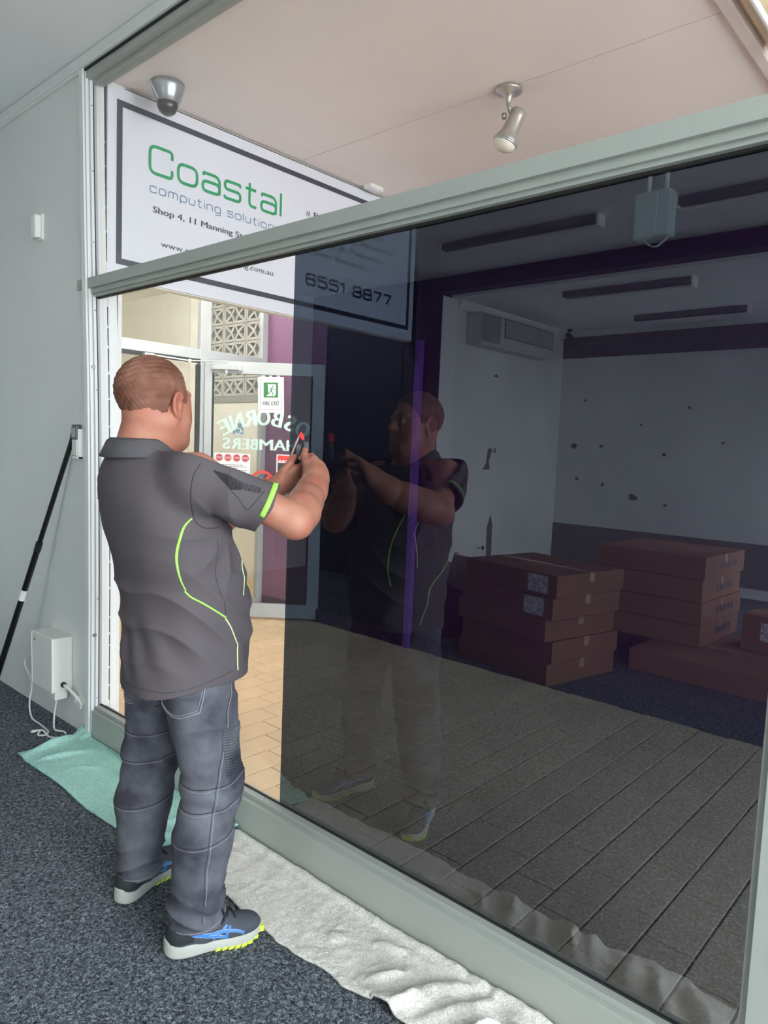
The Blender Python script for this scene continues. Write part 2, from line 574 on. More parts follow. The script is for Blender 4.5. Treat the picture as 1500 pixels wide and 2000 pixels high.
MB().box(EX - 0.030, EX - 0.024, 1.90, 2.44, 0.085, 2.165).build('glass_pane', m_glass, scr)
MB().box(EX - 0.012, EX + 0.004, 1.76, 1.80, 0, 2.12).build('seal', m_gap, scr)

# corridor behind it: cream walls, a screen of pierced blocks
BY = 3.2
structure(MB().box(-9.5, -7.45, BY, BY + 0.15, 0, 3.3).box(-7.45, -5.25, BY, BY + 0.15, 0, 1.93).build('wall_corridor', m_cream))
structure(MB().box(-7.5, -5.25, BY - 0.015, BY + 0.13, 1.93, 2.0).build('trim_14', m_grey, None, 0.004))
structure(MB().box(-7.42, -7.26, BY - 0.06, BY + 0.05, 0, 3.3).build('trim_15', m_cream, None, 0.004))
structure(MB().box(-7.47, -7.42, BY - 0.03, BY + 0.05, 0, 3.3).build('trim_16', m_grey, None, 0.003))
structure(MB().box(-9.5, -9.4, 0.0, 3.4, 0, 3.3).build('wall_end', m_cream))
structure(MB().box(-9.5, -5.25, 0.0, 0.2, 0, 3.3).build('wall_near', m_cream))
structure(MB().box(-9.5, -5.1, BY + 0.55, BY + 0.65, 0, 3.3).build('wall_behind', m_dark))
structure(MB().box(-5.25, -5.20, 2.5, 3.9, 0, 3.3).build('wall_return', m_purple))
BW, BH = 0.40, 0.197
def bar2(mb, a, b, t, d=0.09):
    a, b = Vector((a[0], a[1])), Vector((b[0], b[1]))
    n = (b - a).normalized()
    n = Vector((-n.y, n.x)) * t / 2
    mb.prism([tuple(a - n), tuple(b - n), tuple(b + n), tuple(a + n)], 0.0, d, 'xz')
bb = MB()
t = 0.026
w2, h2 = BW / 2 - 0.004, BH / 2 - 0.004
for a, b in (((-w2, -h2 + t / 2), (w2, -h2 + t / 2)), ((-w2, h2 - t / 2), (w2, h2 - t / 2)), ((-w2 + t / 2, -h2), (-w2 + t / 2, h2)), ((w2 - t / 2, -h2), (w2 - t / 2, h2)),
             ((-w2, -h2), (-w2 * 0.30, 0)), ((-w2, h2), (-w2 * 0.30, 0)), ((w2, -h2), (w2 * 0.30, 0)), ((w2, h2), (w2 * 0.30, 0)),
             ((-w2 * 0.30, 0), (0, h2)), ((w2 * 0.30, 0), (0, h2)), ((-w2 * 0.30, 0), (0, -h2)), ((w2 * 0.30, 0), (0, -h2))):
    bar2(bb, a, b, t)
bme = bb.mesh('pierced_block', m_block)
bwall = structure(empty('wall_blocks', (-7.2, BY, 2.0)))
for r in range(7):
    for c in range(5):
        o = bpy.data.objects.new('pierced_block', bme)
        COL.objects.link(o)
        o.parent = bwall
        o.location = (0.16 + c * BW, 0.0, 0.0 + BH / 2 + r * BH - 0.0)
# corridor lamp (an added fill light, built below with the ceiling fittings)
# ------------------------------------------------------------------ lettering
m_ink = material('dark_grey_print', S(62, 62, 74), 0.5, var=(20, 0.03))
m_navy = material('navy_print', S(52, 52, 84), 0.5, var=(20, 0.03))
m_green = material('green_print', S(46, 160, 104), 0.5, var=(20, 0.03))
m_blue = material('blue_print', S(104, 134, 168), 0.5, var=(20, 0.03))
m_sign = material('white_sign_sheet', S(232, 233, 242), 0.35, var=(2, 0.02))
m_mint = material('pale_mint_lettering', S(200, 226, 220), 0.5, var=(12, 0.05))
m_paper = material('white_paper', S(240, 240, 246), 0.6, var=(8, 0.03))
m_red = material('red_print', S(222, 66, 58), 0.5, var=(12, 0.04))
m_crim = material('stop_red_print', S(196, 74, 84), 0.5, var=(12, 0.04))
m_exit = material('exit_green_print', S(44, 124, 66), 0.5, var=(12, 0.05))

GL = {
    'C': (1.28, [[(1.28, .98), (1.28, 1.42), (0, 1.42), (0, 0), (1.28, 0), (1.28, .44)]], []),
    'o': (1.15, [], [[(0, 0), (1.15, 0), (1.15, 1), (0, 1)]]),
    'a': (1.08, [[(.04, .84), (.04, 1), (1.08, 1), (1.08, 0)]], [[(1.08, .56), (0, .56), (0, 0), (1.08, 0)]]),
    's': (1.05, [[(1.03, .84), (1.03, 1), (0, 1), (0, .52), (1.05, .52), (1.05, 0), (0, 0), (0, .16)]], []),
    't': (.78, [[(.28, 1.36), (.28, 0), (.78, 0)], [(0, 1), (.74, 1)]], []),
    'l': (.02, [[(0.01, 1.42), (0.01, 0)]], []),
    'c': (1.08, [[(1.08, .74), (1.08, 1), (0, 1), (0, 0), (1.08, 0), (1.08, .26)]], []),
    'm': (1.6, [[(0, 0), (0, 1), (1.6, 1), (1.6, 0)], [(.8, 1), (.8, 0)]], []),
    'p': (1.1, [[(0, -.42), (0, .5)]], [[(0, 0), (1.1, 0), (1.1, 1), (0, 1)]]),
    'u': (1.08, [[(0, 1), (0, 0), (1.08, 0), (1.08, 1)]], []),
    'i': (.02, [[(.01, 1), (.01, 0)], [(.01, 1.42), (.01, 1.28)]], []),
    'n': (1.08, [[(0, 0), (0, 1), (1.08, 1), (1.08, 0)]], []),
    'g': (1.08, [[(1.08, .5), (1.08, -.42), (.08, -.42)]], [[(0, 0), (1.08, 0), (1.08, 1), (0, 1)]]),
    '6': (1.12, [[(1.06, 1.2), (1.06, 1.42), (0, 1.42), (0, .5)]], [[(0, 0), (1.12, 0), (1.12, .8), (0, .8)]]),
    '5': (1.12, [[(1.08, 1.42), (0, 1.42), (0, .84), (1.12, .84), (1.12, 0), (0, 0), (0, .2)]], []),
    '1': (.4, [[(0, 1.12), (.38, 1.42), (.38, 0)]], []),
    '8': (1.12, [], [[(0, 0), (1.12, 0), (1.12, .74), (0, .74)], [(.04, .74), (1.08, .74), (1.08, 1.42), (.04, 1.42)]]),
    '7': (1.1, [[(0, 1.42), (1.1, 1.42), (.42, 0)]], []),
    ' ': (.5, [], []),
}


def ribbon(mb, pts, t, closed, place):
    m = len(pts)
    L, R = [], []
    for i in range(m):
        a = pts[i - 1] if (closed or i) else pts[i]
        b = pts[(i + 1) % m] if (closed or i < m - 1) else pts[i]
        d = (b - a)
        if d.length < 1e-9:
            d = Vector((1, 0))
        d.normalize()
        nrm = Vector((-d.y, d.x)) * t / 2
        L.append(pts[i] + nrm)
        R.append(pts[i] - nrm)
    vs = [place(p.x, p.y) for p in L] + [place(p.x, p.y) for p in R]
    fs = []
    for i in range(m if closed else m - 1):
        j = (i + 1) % m
        fs.append((m + i, m + j, j, i))
    mb.add(vs, fs)


def stroke_text(mb, txt, u0, u1, v0, xh, t, place, gap=.34):
    """wide rounded lettering from u0 to u1 on baseline v0, x-height xh"""
    tot = sum(GL[c][0] + gap for c in txt) - gap
    sx = (u1 - u0 - t) / tot
    u = u0 + t / 2
    for c in txt:
        wd, op, cl = GL[c]
        for q_, (st, closed) in enumerate([(s, False) for s in op] + [(s, True) for s in cl]):
            pts = [Vector((u + x * sx, v0 + t / 2 + y * (xh - t))) for x, y in st]
            r = 0.34 * (xh if wd > .6 else xh * .4)
            if c in '17' and not closed:
                r = 0.002
            pts = fillet([(p.x, p.y) for p in pts], r, closed, 6)
            ribbon(mb, [Vector((p.x, p.y)) for p in pts], t, closed, lambda a, b, q_=q_: place(a, b, q_ * .0004))
        u += (wd + gap) * sx


def font_polys(txt, bold=0.0):
    cu = bpy.data.curves.new('t', 'FONT')
    cu.body = txt
    cu.size = 1.0
    cu.offset = bold
    cu.resolution_u = 3
    ob = bpy.data.objects.new('t', cu)
    COL.objects.link(ob)
    dg = bpy.context.evaluated_depsgraph_get()
    me = bpy.data.meshes.new_from_object(ob.evaluated_get(dg))
    vs = [tuple(v.co) for v in me.vertices]
    fs = [tuple(p.vertices) for p in me.polygons]
    bpy.data.objects.remove(ob)
    bpy.data.curves.remove(cu)
    bpy.data.meshes.remove(me)
    return vs, fs


def font_text(mb, txt, u0, u1, v0, cap, place, bold=0.0, mirror=False):
    """built-in font fitted between u0 and u1 (u1 None: natural width), capital height cap; bold: strokes repeated with a small step"""
    vs, fs = font_polys(txt)
    xs = [v[0] for v in vs]
    x0, x1 = min(xs), max(xs)
    sy = cap / 0.729
    n = 1 if bold <= 0 else max(2, int(round(bold / 0.012)) + 1)
    wb = bold * cap * 2.0 if bold > 0 else 0.0
    sx = sy if u1 is None else (u1 - u0 - wb) / (x1 - x0)
    if mirror:
        fs = [tuple(reversed(f)) for f in fs]
    for k in range(n):
        du = wb * k / max(1, n - 1)
        out = []
        for v in vs:
            uu = (x1 - v[0]) if mirror else (v[0] - x0)
            p = Vector(place(u0 + uu * sx + du, v0 + v[1] * sy))
            out.append(p)
        if len(out) > 2 and k:
            f = fs[0]
            nrm = (out[f[1]] - out[f[0]]).cross(out[f[2]] - out[f[0]])
            if nrm.length > 0:
                nrm.normalize()
                out = [p + nrm * .00025 * k for p in out]
        mb.add(out, fs)


def rect(mb, u0, u1, v0, v1, place):
    mb.add([place(u0, v0), place(u1, v0), place(u1, v1), place(u0, v1)], [(0, 1, 2, 3)])


# ------------------------------------------------------------------ hanging shop sign
SX = -3.484
sg = empty('shop_sign', (-3.49, 1.3, 2.29), 'long white shop sign hanging under the arcade ceiling with green and blue lettering', 'sign')
MB().box(-3.4995, SX, 0.125, 2.478, 2.29, 3.205).build('sign_board', m_sign, sg, 0.002)
pl = lambda u, v, d=0.0: (SX + 0.0012 + d, u, v)
fr = MB()
a0, a1, b0, b1, tt = 0.173, 2.432, 2.360, 3.146, 0.030
for q in ((a0, a1, b1 - tt, b1), (a0, a1, b0, b0 + tt), (a0, a0 + tt, b0 + tt, b1 - tt), (a1 - tt, a1, b0 + tt, b1 - tt)):
    rect(fr, *q, pl)
tag(fr.build('border_print', m_ink, sg), 'dark grey border line')
pc = MB()
stroke_text(pc, 'Coastal', 0.344, 1.222, 2.846, 0.110, 0.0165, pl, .36)
tag(pc.build('lettering', m_green, sg), 'green lettering Coastal')
pc = MB()
stroke_text(pc, 'computing solutions', 0.352, 1.214, 2.755, 0.036, 0.0052, pl, .5)
tag(pc.build('lettering', m_blue, sg), 'blue lettering computing solutions', kind='stuff')
def sign_line(items, label=None):
    pc = MB()
    for it in items:
        font_text(pc, *it)
    o = tag(pc.build('lettering', m_ink, sg), label, None, None, 'stuff')


sign_line([('Shop 4, 11 Manning Street', 0.372, 1.045, 2.660, 0.033, pl, 0.03)])
sign_line([('www.coastalcomputing.com.au', 0.420, 1.168, 2.498, 0.031, pl, 0.004)])
for k, (s, e) in enumerate((('Business Services', 2.137), ('Consulting Solutions', 2.239), ('Sales & Repairs', 2.099), ('Virus Removal', 1.949))):
    vb = 2.915 - 0.0742 * k
    sign_line([('#', 1.415, 1.450, vb, 0.034, pl), (s, 1.478, e, vb, 0.036, pl)])
pc = MB()
stroke_text(pc, '6551 8877', 1.425, 2.236, 2.496, 0.060, 0.0150, pl, .4)
tag(pc.build('lettering', m_navy, sg), 'bold navy telephone number', kind='stuff')

# ------------------------------------------------------------------ open door of the chambers
HG = Vector((-5.16, 1.83, 0))
DU = Vector((0.75, 0.66, 0)).normalized()
DN = Vector((DU.y, -DU.x, 0))
DM = Matrix((DU, -DN, Vector((0, 0, 1)))).transposed().to_4x4()
DM.translation = HG          # local x = along the leaf, local -y = towards the viewer, z up
dr = structure(empty('door_1', HG))
def dp(x0, x1, y0, y1, z0, z1, name, mat=m_silver, bv=0.003):
    return MB(DM).box(x0, x1, y0, y1, z0, z1).build(name, mat, dr, bv)
dp(0.0, 0.062, 0, 0.042, 0.018, 2.16, 'stile')
dp(0.90, 1.0, 0, 0.042, 0.018, 2.16, 'stile')
dp(0.062, 0.90, 0, 0.042, 2.06, 2.16, 'top_rail')
dp(0.062, 0.90, 0, 0.042, 0.018, 0.135, 'bottom_rail')
dp(0.062, 0.071, 0.006, 0.036, 0.135, 2.06, 'glazing_bead', m_gap, 0)
dp(0.071, 0.90, 0.017, 0.022, 0.135, 2.06, 'glass_pane', m_glass, 0)
dl = lambda u, v: tuple(DM @ Vector((u, 0.0155, v)))
pc = MB()
cz = 1.055
for k, ch in enumerate('OSBORNE'):
    th = math.radians(29.8 - k * 10.0)
    cu, cv, R0 = 0.497, cz, 0.655
    wch = {'O': .115, 'S': .085, 'B': .095, 'R': .11, 'N': .115, 'E': .09}[ch]
    def plc(uu, vv, th=th, cu=cu, cv=cv, R0=R0):
        # local (uu,vv) about the letter's middle, turned along the arch
        c, s = math.cos(th), math.sin(th)
        return dl(cu + (R0 + vv) * s + uu * c, cv + (R0 + vv) * c - uu * s)
    font_text(pc, ch, -wch / 2, wch / 2, -0.065, 0.135, plc, 0.05, True)
for k, (ch, a, b) in enumerate((('C', .782, .865), ('H', .690, .776), ('A', .580, .690), ('M', .462, .580), ('B', .385, .452), ('E', .312, .378), ('R', .226, .306), ('S', .154, .218))):
    font_text(pc, ch, a, b, 1.440, 0.094, dl, 0.05, True)
tag(pc.build('lettering', m_mint, dr), 'pale mint mirrored lettering', kind='stuff')
dt = lambda u, v: tuple(DM @ Vector((u, -0.001, v)))
pc = MB()
for k, ch in enumerate('PULL'):
    font_text(pc, ch, 0.942, 0.972, 1.415 - k * 0.07, 0.045, dt, 0.02)
tag(pc.build('lettering', m_ink, dr), kind='stuff')
# closer with its arm
cl = empty('door_closer', DM @ Vector((0.17, -0.02, 2.11)), 'silver hydraulic door closer at the top of the glazed door', 'door closer')
MB(DM).box(0.055, 0.292, -0.048, -0.001, 2.085, 2.128).build('closer_body', m_silver, cl, 0.006)
MB(DM).box(0.292, 0.308, -0.044, -0.006, 2.082, 2.131).build('end_cap', m_white, cl, 0.004)
MB(DM).lathe([(0.011, 0), (0.011, 0.022), (0.008, 0.03)], (0.19, -0.025, 2.128), (0, 0, 1), 14).build('spindle', m_silver, cl)
MB(DM).lathe([(0.010, 0), (0.011, 0.018), (0.006, 0.028)], (0.185, -0.025, 2.085), (0, 0, -1), 14).build('spindle_cap', m_white, cl)
e0 = DM @ Vector((0.19, -0.025, 2.155))
e1 = Vector((EX + 0.06, 1.66, 2.135))
e2 = Vector((EX + 0.03, 1.32, 2.145))
MB().tube([e0, e1], 0.006, 8).build('arm', m_silver, cl)
MB().tube([e1, e2], 0.0055, 8).lathe([(0.012, -0.012), (0.012, 0.012)], e1, (0, 0, 1), 12).build('arm', m_aluw, cl)
MB().box(EX, EX + 0.035, 1.28, 1.36, 2.13, 2.156).build('bracket', m_silver, cl, 0.002)

# fire exit notice taped to the glass
def dbox(mb, u0, u1, v0, v1, y0=0.0155, y1=0.017):
    return MB(DM).box(u0, u1, y0, y1, v0, v1) if mb is None else mb.box(u0, u1, y0, y1, v0, v1)
TILT = Matrix.Translation(DM @ Vector((0.55, 0, 1.90))) @ Matrix.Rotation(0.035, 4, DN) @ Matrix.Translation(-(DM @ Vector((0.55, 0, 1.90))))
FM = TILT @ DM
fs_ = empty('fire_exit_notice', FM @ Vector((0.55, 0.012, 1.75)), 'white fire exit notice with a green running figure taped to door glass', 'notice')
MB(FM).box(0.445, 0.658, 0.0105, 0.0155, 1.752, 2.045).build('sheet', m_paper, fs_)
fl_ = lambda u, v: tuple(FM @ Vector((u, 0.0098, v)))
pc = MB()
for q in ((.462, .642, 2.028, 2.031), (.462, .642, 1.772, 1.775), (.462, .465, 1.775, 2.028), (.639, .642, 1.775, 2.028)):
    rect(pc, *q, fl_)
font_text(pc, 'FIRE EXIT', 0.483, 0.622, 1.812, 0.036, fl_, 0.03)
pc.build('print', m_ink, fs_)
pc = MB()
rect(pc, .490, .612, 1.876, 2.000, fl_)
pc.build('green_panel', m_exit, fs_)
fl2 = lambda u, v: tuple(FM @ Vector((u, 0.0092, v)))
pc = MB()
pc.add([fl2(*p) for p in ((.525, 1.985), (.592, 1.985), (.592, 1.905), (.580, 1.888), (.512, 1.888), (.530, 1.905))], [(0, 5, 4, 3, 2, 1)])
pc.build('doorway_print', m_paper, fs_)
fl3 = lambda u, v: tuple(FM @ Vector((u, 0.0087, v)))
pc = MB()
def stroke(pts, t, f=None):
    ribbon(pc, [Vector(p) for p in pts], t, False, f or fl3)
stroke([(.561, 1.958), (.553, 1.928)], .011)
stroke([(.553, 1.930), (.569, 1.912), (.566, 1.892)], .007)
stroke([(.553, 1.930), (.541, 1.915), (.523, 1.906)], .007)
stroke([(.561, 1.955), (.545, 1.950), (.536, 1.936)], .005)
stroke([(.561, 1.955), (.573, 1.942), (.586, 1.946)], .005)
pc.add([fl3(.568 + .0065 * math.cos(a), 1.969 + .0065 * math.sin(a)) for a in np.linspace(0, 2 * math.pi, 12, endpoint=False)], [tuple(range(12))])
pc.build('running_figure_print', m_exit, fs_)
m_tp = material('clear_tape', S(206, 210, 212), 0.3, var=(30, 0.05))
for uu in (.475, .535, .60):
    MB(FM).box(uu, uu + .028, .0098, .0104, 2.035, 2.062).build('tape', m_tp, fs_)

# stop notice
st = empty('stop_notice', DM @ Vector((0.24, 0.012, 1.19)), 'white notice with four red stop octagons stuck low on the door glass', 'notice')
MB(DM).box(0.090, 0.390, 0.011, 0.0155, 1.190, 1.402).build('sheet', m_paper, st)
sl = lambda u, v: tuple(DM @ Vector((u, 0.0103, v)))
sl2 = lambda u, v: tuple(DM @ Vector((u, 0.0097, v)))
pc = MB()
for k in range(4):
    cu, cv, r = 0.131 + 0.073 * k, 1.364, 0.032
    pc.add([sl(cu + r * math.cos(math.pi / 8 + j * math.pi / 4), cv + r * math.sin(math.pi / 8 + j * math.pi / 4)) for j in range(8)], [tuple(range(8))])
pc.build('octagon_print', m_crim, st)
pc = MB()
for k in range(4):
    cu = 0.131 + 0.073 * k
    font_text(pc, 'STOP', cu - .025, cu + .025, 1.357, 0.015, sl2, 0.02)
tag(pc.build('lettering', m_paper, st), kind='stuff')
pc = MB()
random.seed(5)
for k, (a, b) in enumerate(((.15, .33), (.14, .365), (.20, .29), (.17, .37), (.21, .31), (.16, .35), (.15, .36))):
    u = a
    while u < b:
        wd = random.uniform(.012, .03)
        rect(pc, u, min(u + wd, b), 1.302 - k * .0145, 1.3075 - k * .0145, sl)
        u += wd + .005
pc.build('small_print', material('grey_small_print', S(140, 140, 150), 0.6, var=(30, 0.05)), st)
# red and black alarm sticker, no smoking sticker, access sticker
al = empty('alarm_sticker', DM @ Vector((0.70, 0.012, 1.20)), 'red and black sticker with white edge beside the raised hands', 'sticker')
MB(DM).box(0.612, 0.792, 0.011, 0.0155, 1.195, 1.408).build('sheet', m_paper, al)
pc = MB()
rect(pc, .622, .782, 1.345, 1.400, sl)
pc.build('red_print', m_red, al)
pc = MB()
rect(pc, .622, .782, 1.204, 1.338, sl)
pc.build('dark_print', m_ink, al)
pc = MB()
for k in range(5):
    rect(pc, .630 + k * .03, .652 + k * .03, 1.348, 1.360, sl2)
for k in range(3):
    rect(pc, .680 + k * .022, .692 + k * .022, 1.300, 1.330, sl2)
pc.build('small_print', m_paper, al)
ns = empty('no_smoking_sticker', DM @ Vector((0.497, 0.012, 1.05)), 'round red no smoking sticker on the door glass behind the forearm', 'sticker')
pc = MB()
ribbon(pc, [Vector((.497 + .093 * math.cos(a), 1.165 + .093 * math.sin(a))) for a in np.linspace(0, 2 * math.pi, 48, endpoint=False)], .024, True, sl)
ribbon(pc, [Vector((.43, 1.10)), Vector((.565, 1.232))], .022, False, sl)
pc.build('ring_print', m_red, ns)
pc = MB()
ribbon(pc, [Vector((.44, 1.15)), Vector((.555, 1.15))], .018, False, sl2)
ribbon(pc, [Vector(p) for p in ((.46, 1.165), (.478, 1.19), (.462, 1.21), (.49, 1.232), (.515, 1.222), (.50, 1.20))], .009, False, sl2)
ribbon(pc, [Vector(p) for p in ((.50, 1.165), (.53, 1.18), (.52, 1.205), (.538, 1.222))], .008, False, sl2)
pc.build('cigarette_print', m_ink, ns)
ac = empty('access_sticker', DM @ Vector((0.283, 0.022, 1.555)), 'small blue wheelchair access sticker behind the mint lettering', 'sticker')
MB(DM).box(0.232, 0.333, 0.0235, 0.026, 1.556, 1.66).build('sheet', material('slate_blue_print', S(112, 140, 160), 0.5, var=(12, 0.05)), ac)
s5 = lambda u, v: tuple(DM @ Vector((u, 0.0228, v)))
pc = MB()
ribbon(pc, [Vector((.279 + .024 * math.cos(a), 1.590 + .024 * math.sin(a))) for a in np.linspace(-2.9, .6, 16)], .006, False, s5)
ribbon(pc, [Vector(p) for p in ((.272, 1.64), (.276, 1.61), (.30, 1.608), (.312, 1.582), (.322, 1.586))], .008, False, s5)
for q in ((.234, .331, 1.558, 1.562), (.234, .331, 1.654, 1.658), (.234, .238, 1.562, 1.654), (.327, .331, 1.562, 1.654)):
    rect(pc, *q, s5)
pc.build('figure_print', m_paper, ac)

# ------------------------------------------------------------------ fittings under the arcade ceiling
cc = empty('dome_camera', (-3.294, 0.335, 3.22), 'silver dome security camera on the arcade ceiling beside the shop sign', 'camera')
m_chrome = material('satin_silver_plastic', S(176, 178, 182), 0.28, 0.55, var=(8, 0.06))
MB().lathe([(0.046, -0.098), (0.056, -0.088), (0.068, -0.056), (0.077, -0.022), (0.080, 0.0)], (-3.294, 0.335, 3.22), (0, 0, 1), 36).build('housing', m_chrome, cc, 0, True)
MB().lathe([(0.004, -0.148), (0.022, -0.144), (0.038, -0.132), (0.049, -0.112), (0.052, -0.092)], (-3.294, 0.335, 3.22), (0, 0, 1), 32).build('smoked_dome', material('smoked_dome', S(84, 80, 78), 0.08, 0.3, var=(5, 0.1)), cc, 0, True)
for a0 in (3.6, 4.35):
    MB().tube([(-3.294 + r * math.cos(a0 + k * .10), 0.335 + r * math.sin(a0 + k * .10), 3.22 + h) for k, (r, h) in enumerate(((0.0805, -0.003), (0.0785, -0.02), (0.0745, -0.036), (0.0705, -0.050), (0.0635, -0.070), (0.058, -0.086)))], 0.0026, 6).build('trim_ring', m_aluw, cc)
SPX, SPY = -2.005, 1.365
lp = empty('spotlight', (SPX, SPY, 3.22), 'silver swivel spotlight hanging from the crack in the arcade ceiling', 'spotlight')
m_nick = material('brushed_nickel', S(184, 176, 170), 0.3, 0.6, var=(14, 0.08))
MB().lathe([(0.010, -0.075), (0.014, -0.055), (0.020, -0.040), (0.032, -0.028), (0.062, -0.018), (0.064, -0.008), (0.058, 0.0)], (SPX, SPY, 3.22), (0, 0, 1), 28).build('canopy', m_nick, lp, 0, True)
j1 = Vector((SPX + 0.002, SPY + 0.002, 3.140))
MB().tube([(SPX, SPY, 3.15), j1, (SPX + 0.012, SPY + 0.014, 3.105)], [0.009, 0.010, 0.012], 10).box(SPX - 0.030, SPX - 0.012, SPY - 0.006, SPY + 0.010, 3.088, 3.112).build('knuckle', m_nick, lp, 0, True)
ax = Vector((0.32, 0.20, 0.93)).normalized()
hd = Vector((SPX - 0.01, SPY + 0.0, 2.965))
MB().lathe([(0.055, 0.040), (0.058, 0.052), (0.046, 0.075), (0.040, 0.095), (0.036, 0.165), (0.037, 0.19), (0.030, 0.200), (0.010, 0.204)], hd - ax * 0.03, ax, 28).build('lamp_head', m_nick, lp, 0, True)
MB().lathe([(0.004, 0.0), (0.030, 0.004), (0.050, 0.018), (0.0575, 0.036), (0.055, 0.050)], hd - ax * 0.03, ax, 28).build('reflector_bulb', material('frosted_bulb', S(232, 224, 208), 0.12, 0.0, var=(10, 0.06)), lp, 0, True)
MB().lathe([(0.0585, 0.034), (0.062, 0.040), (0.0585, 0.048)], hd - ax * 0.03, ax, 28).build('rim', m_chrome, lp, 0, True)
bx_ = empty('ceiling_sensor', (-3.40, 1.93, 3.22), 'small white box on the arcade ceiling above the sign', 'sensor')
MB().box(-3.44, -3.37, 1.87, 1.99, 3.192, 3.22).build('housing', m_white, bx_, 0.004)
MB().box(-3.43, -3.38, 1.89, 1.97, 3.187, 3.193).build('lens', m_paper, bx_, 0.002)
bt = empty('batten_light', (-0.88, 1.3, 3.235), 'cream fluorescent batten light at the end of the arcade ceiling', 'light')
MB().box(-0.955, -0.875, 0.25, 1.72, 3.190, 3.235).build('body', material('cream_enamel', S(232, 214, 180), 0.4, var=(5, 0.05)), bt, 0.006)
MB().tube([(-0.905, 0.30, 3.172), (-0.905, 1.66, 3.172)], 0.013, 12).build('tube', m_white, bt)
MB().box(-0.92, -0.89, 0.27, 0.30, 3.150, 3.195).build('tube_holder', m_white, bt, 0.003)
MB().box(-0.92, -0.89, 1.66, 1.69, 3.150, 3.195).build('tube_holder', m_white, bt, 0.003)
bs = empty('screw_stud', (-0.972, 1.335, 3.235), 'small round cream stud between the pink trim and the batten light', 'stud')
MB().lathe([(0.005, -0.012), (0.009, -0.009), (0.010, 0.0)], (-0.968, 1.32, 3.235), (0, 0, 1), 12).build('head', m_cream, bs, 0, True)

# electric box with two conduits on the purple wall
eb = empty('meter_box', (-1.71, 2.5, 2.72), 'grey electric box with two conduits high on the purple wall', 'electrical box')
m_ebox = material('grey_box_enamel', S(168, 186, 180), 0.45, var=(6, 0.08))
MB().box(-1.815, -1.605, 2.40, 2.5, 2.735, 2.985).build('box', m_ebox, eb, 0.012)
MB().box(-1.80, -1.675, 2.392, 2.402, 2.75, 2.97).build('cover', m_ebox, eb, 0.006)
for xx in (-1.755, -1.655):
    MB().tube([(xx, 2.46, 2.98), (xx, 2.46, 3.22)], 0.0125, 10).build('conduit', m_white, eb)
lpw = [(-1.77 + 0.15 * k / 12, 2.45, 2.742 - 0.052 * math.sin(math.pi * k / 12)) for k in range(13)]
MB().tube(lpw, 0.005, 6).build('cable', m_white, eb)

# corridor fill light, a batten added to brighten the corridor
cl2 = empty('corridor_fill_light', (-6.4, 1.6, 3.26), 'added white fill light on the corridor ceiling behind the glazed screen', 'light')
MB().box(-7.0, -5.8, 1.55, 1.65, 3.215, 3.262).build('body', m_white, cl2, 0.005)
em = bpy.data.materials.new('fill_tube')
em.use_nodes = True
pb = em.node_tree.nodes['Principled BSDF']
pb.inputs['Emission Color'].default_value = (1, 0.97, 0.9, 1)
pb.inputs['Emission Strength'].default_value = FILL_STRENGTH = 15.0
MB().tube([(-6.97, 1.6, 3.19), (-5.83, 1.6, 3.19)], 0.018, 12).build('fill_tube', em, cl2)

# lobby fill light, a batten added out of view behind the sign beam
cl3 = empty('lobby_fill_light', (-4.3, 1.2, 3.20), 'added white fill light on the lobby ceiling hidden behind the sign beam', 'light')
MB().box(-4.35, -4.25, 0.6, 1.8, 3.155, 3.20).build('body', m_white, cl3, 0.005)
MB().tube([(-4.3, 0.63, 3.13), (-4.3, 1.77, 3.13)], 0.018, 12).build('fill_tube', em, cl3)
# ------------------------------------------------------------------ things on and by the front wall
m_plas = material('white_plastic', S(236, 236, 232), 0.4, var=(6, 0.04))
wsn = empty('wall_sensor', (-3.95, 0, 2.52), 'small white plastic sensor box high on the grey wall', 'sensor')
MB().box(-3.985, -3.905, -0.012, 0.0, 2.50, 2.63).build('back_plate', m_plas, wsn, 0.003)
MB().prism([(-3.978, -0.012), (-3.912, -0.012), (-3.918, -0.042), (-3.972, -0.042)], 2.508, 2.622, 'xy').build('housing', m_plas, wsn, 0.004)

rm = empty('remote_control', (-3.483, -0.03, 1.39), 'white remote with a dark screen end in its wall cradle by the window', 'remote')
MB().box(-3.513, -3.452, -0.006, 0.0, 1.385, 1.545).box(-3.459, -3.452, -0.030, -0.006, 1.385, 1.53).box(-3.513, -3.452, -0.034, -0.006, 1.385, 1.397).build('cradle', m_plas, rm, 0.002)
MB().box(-3.512, -3.460, -0.036, -0.008, 1.398, 1.55).build('handset', material('grey_white_plastic', S(216, 217, 213), 0.4, var=(6, 0.04)), rm, 0.006)
MB().box(-3.513, -3.459, -0.038, -0.008, 1.475, 1.552).build('screen_surround', material('slate_plastic', S(84, 88, 94), 0.35, var=(9, 0.05)), rm, 0.007)
MB().box(-3.505, -3.468, -0.0395, -0.037, 1.490, 1.535).build('screen', material('lcd_screen', S(150, 158, 154), 0.2, var=(9, 0.05)), rm, 0.001)

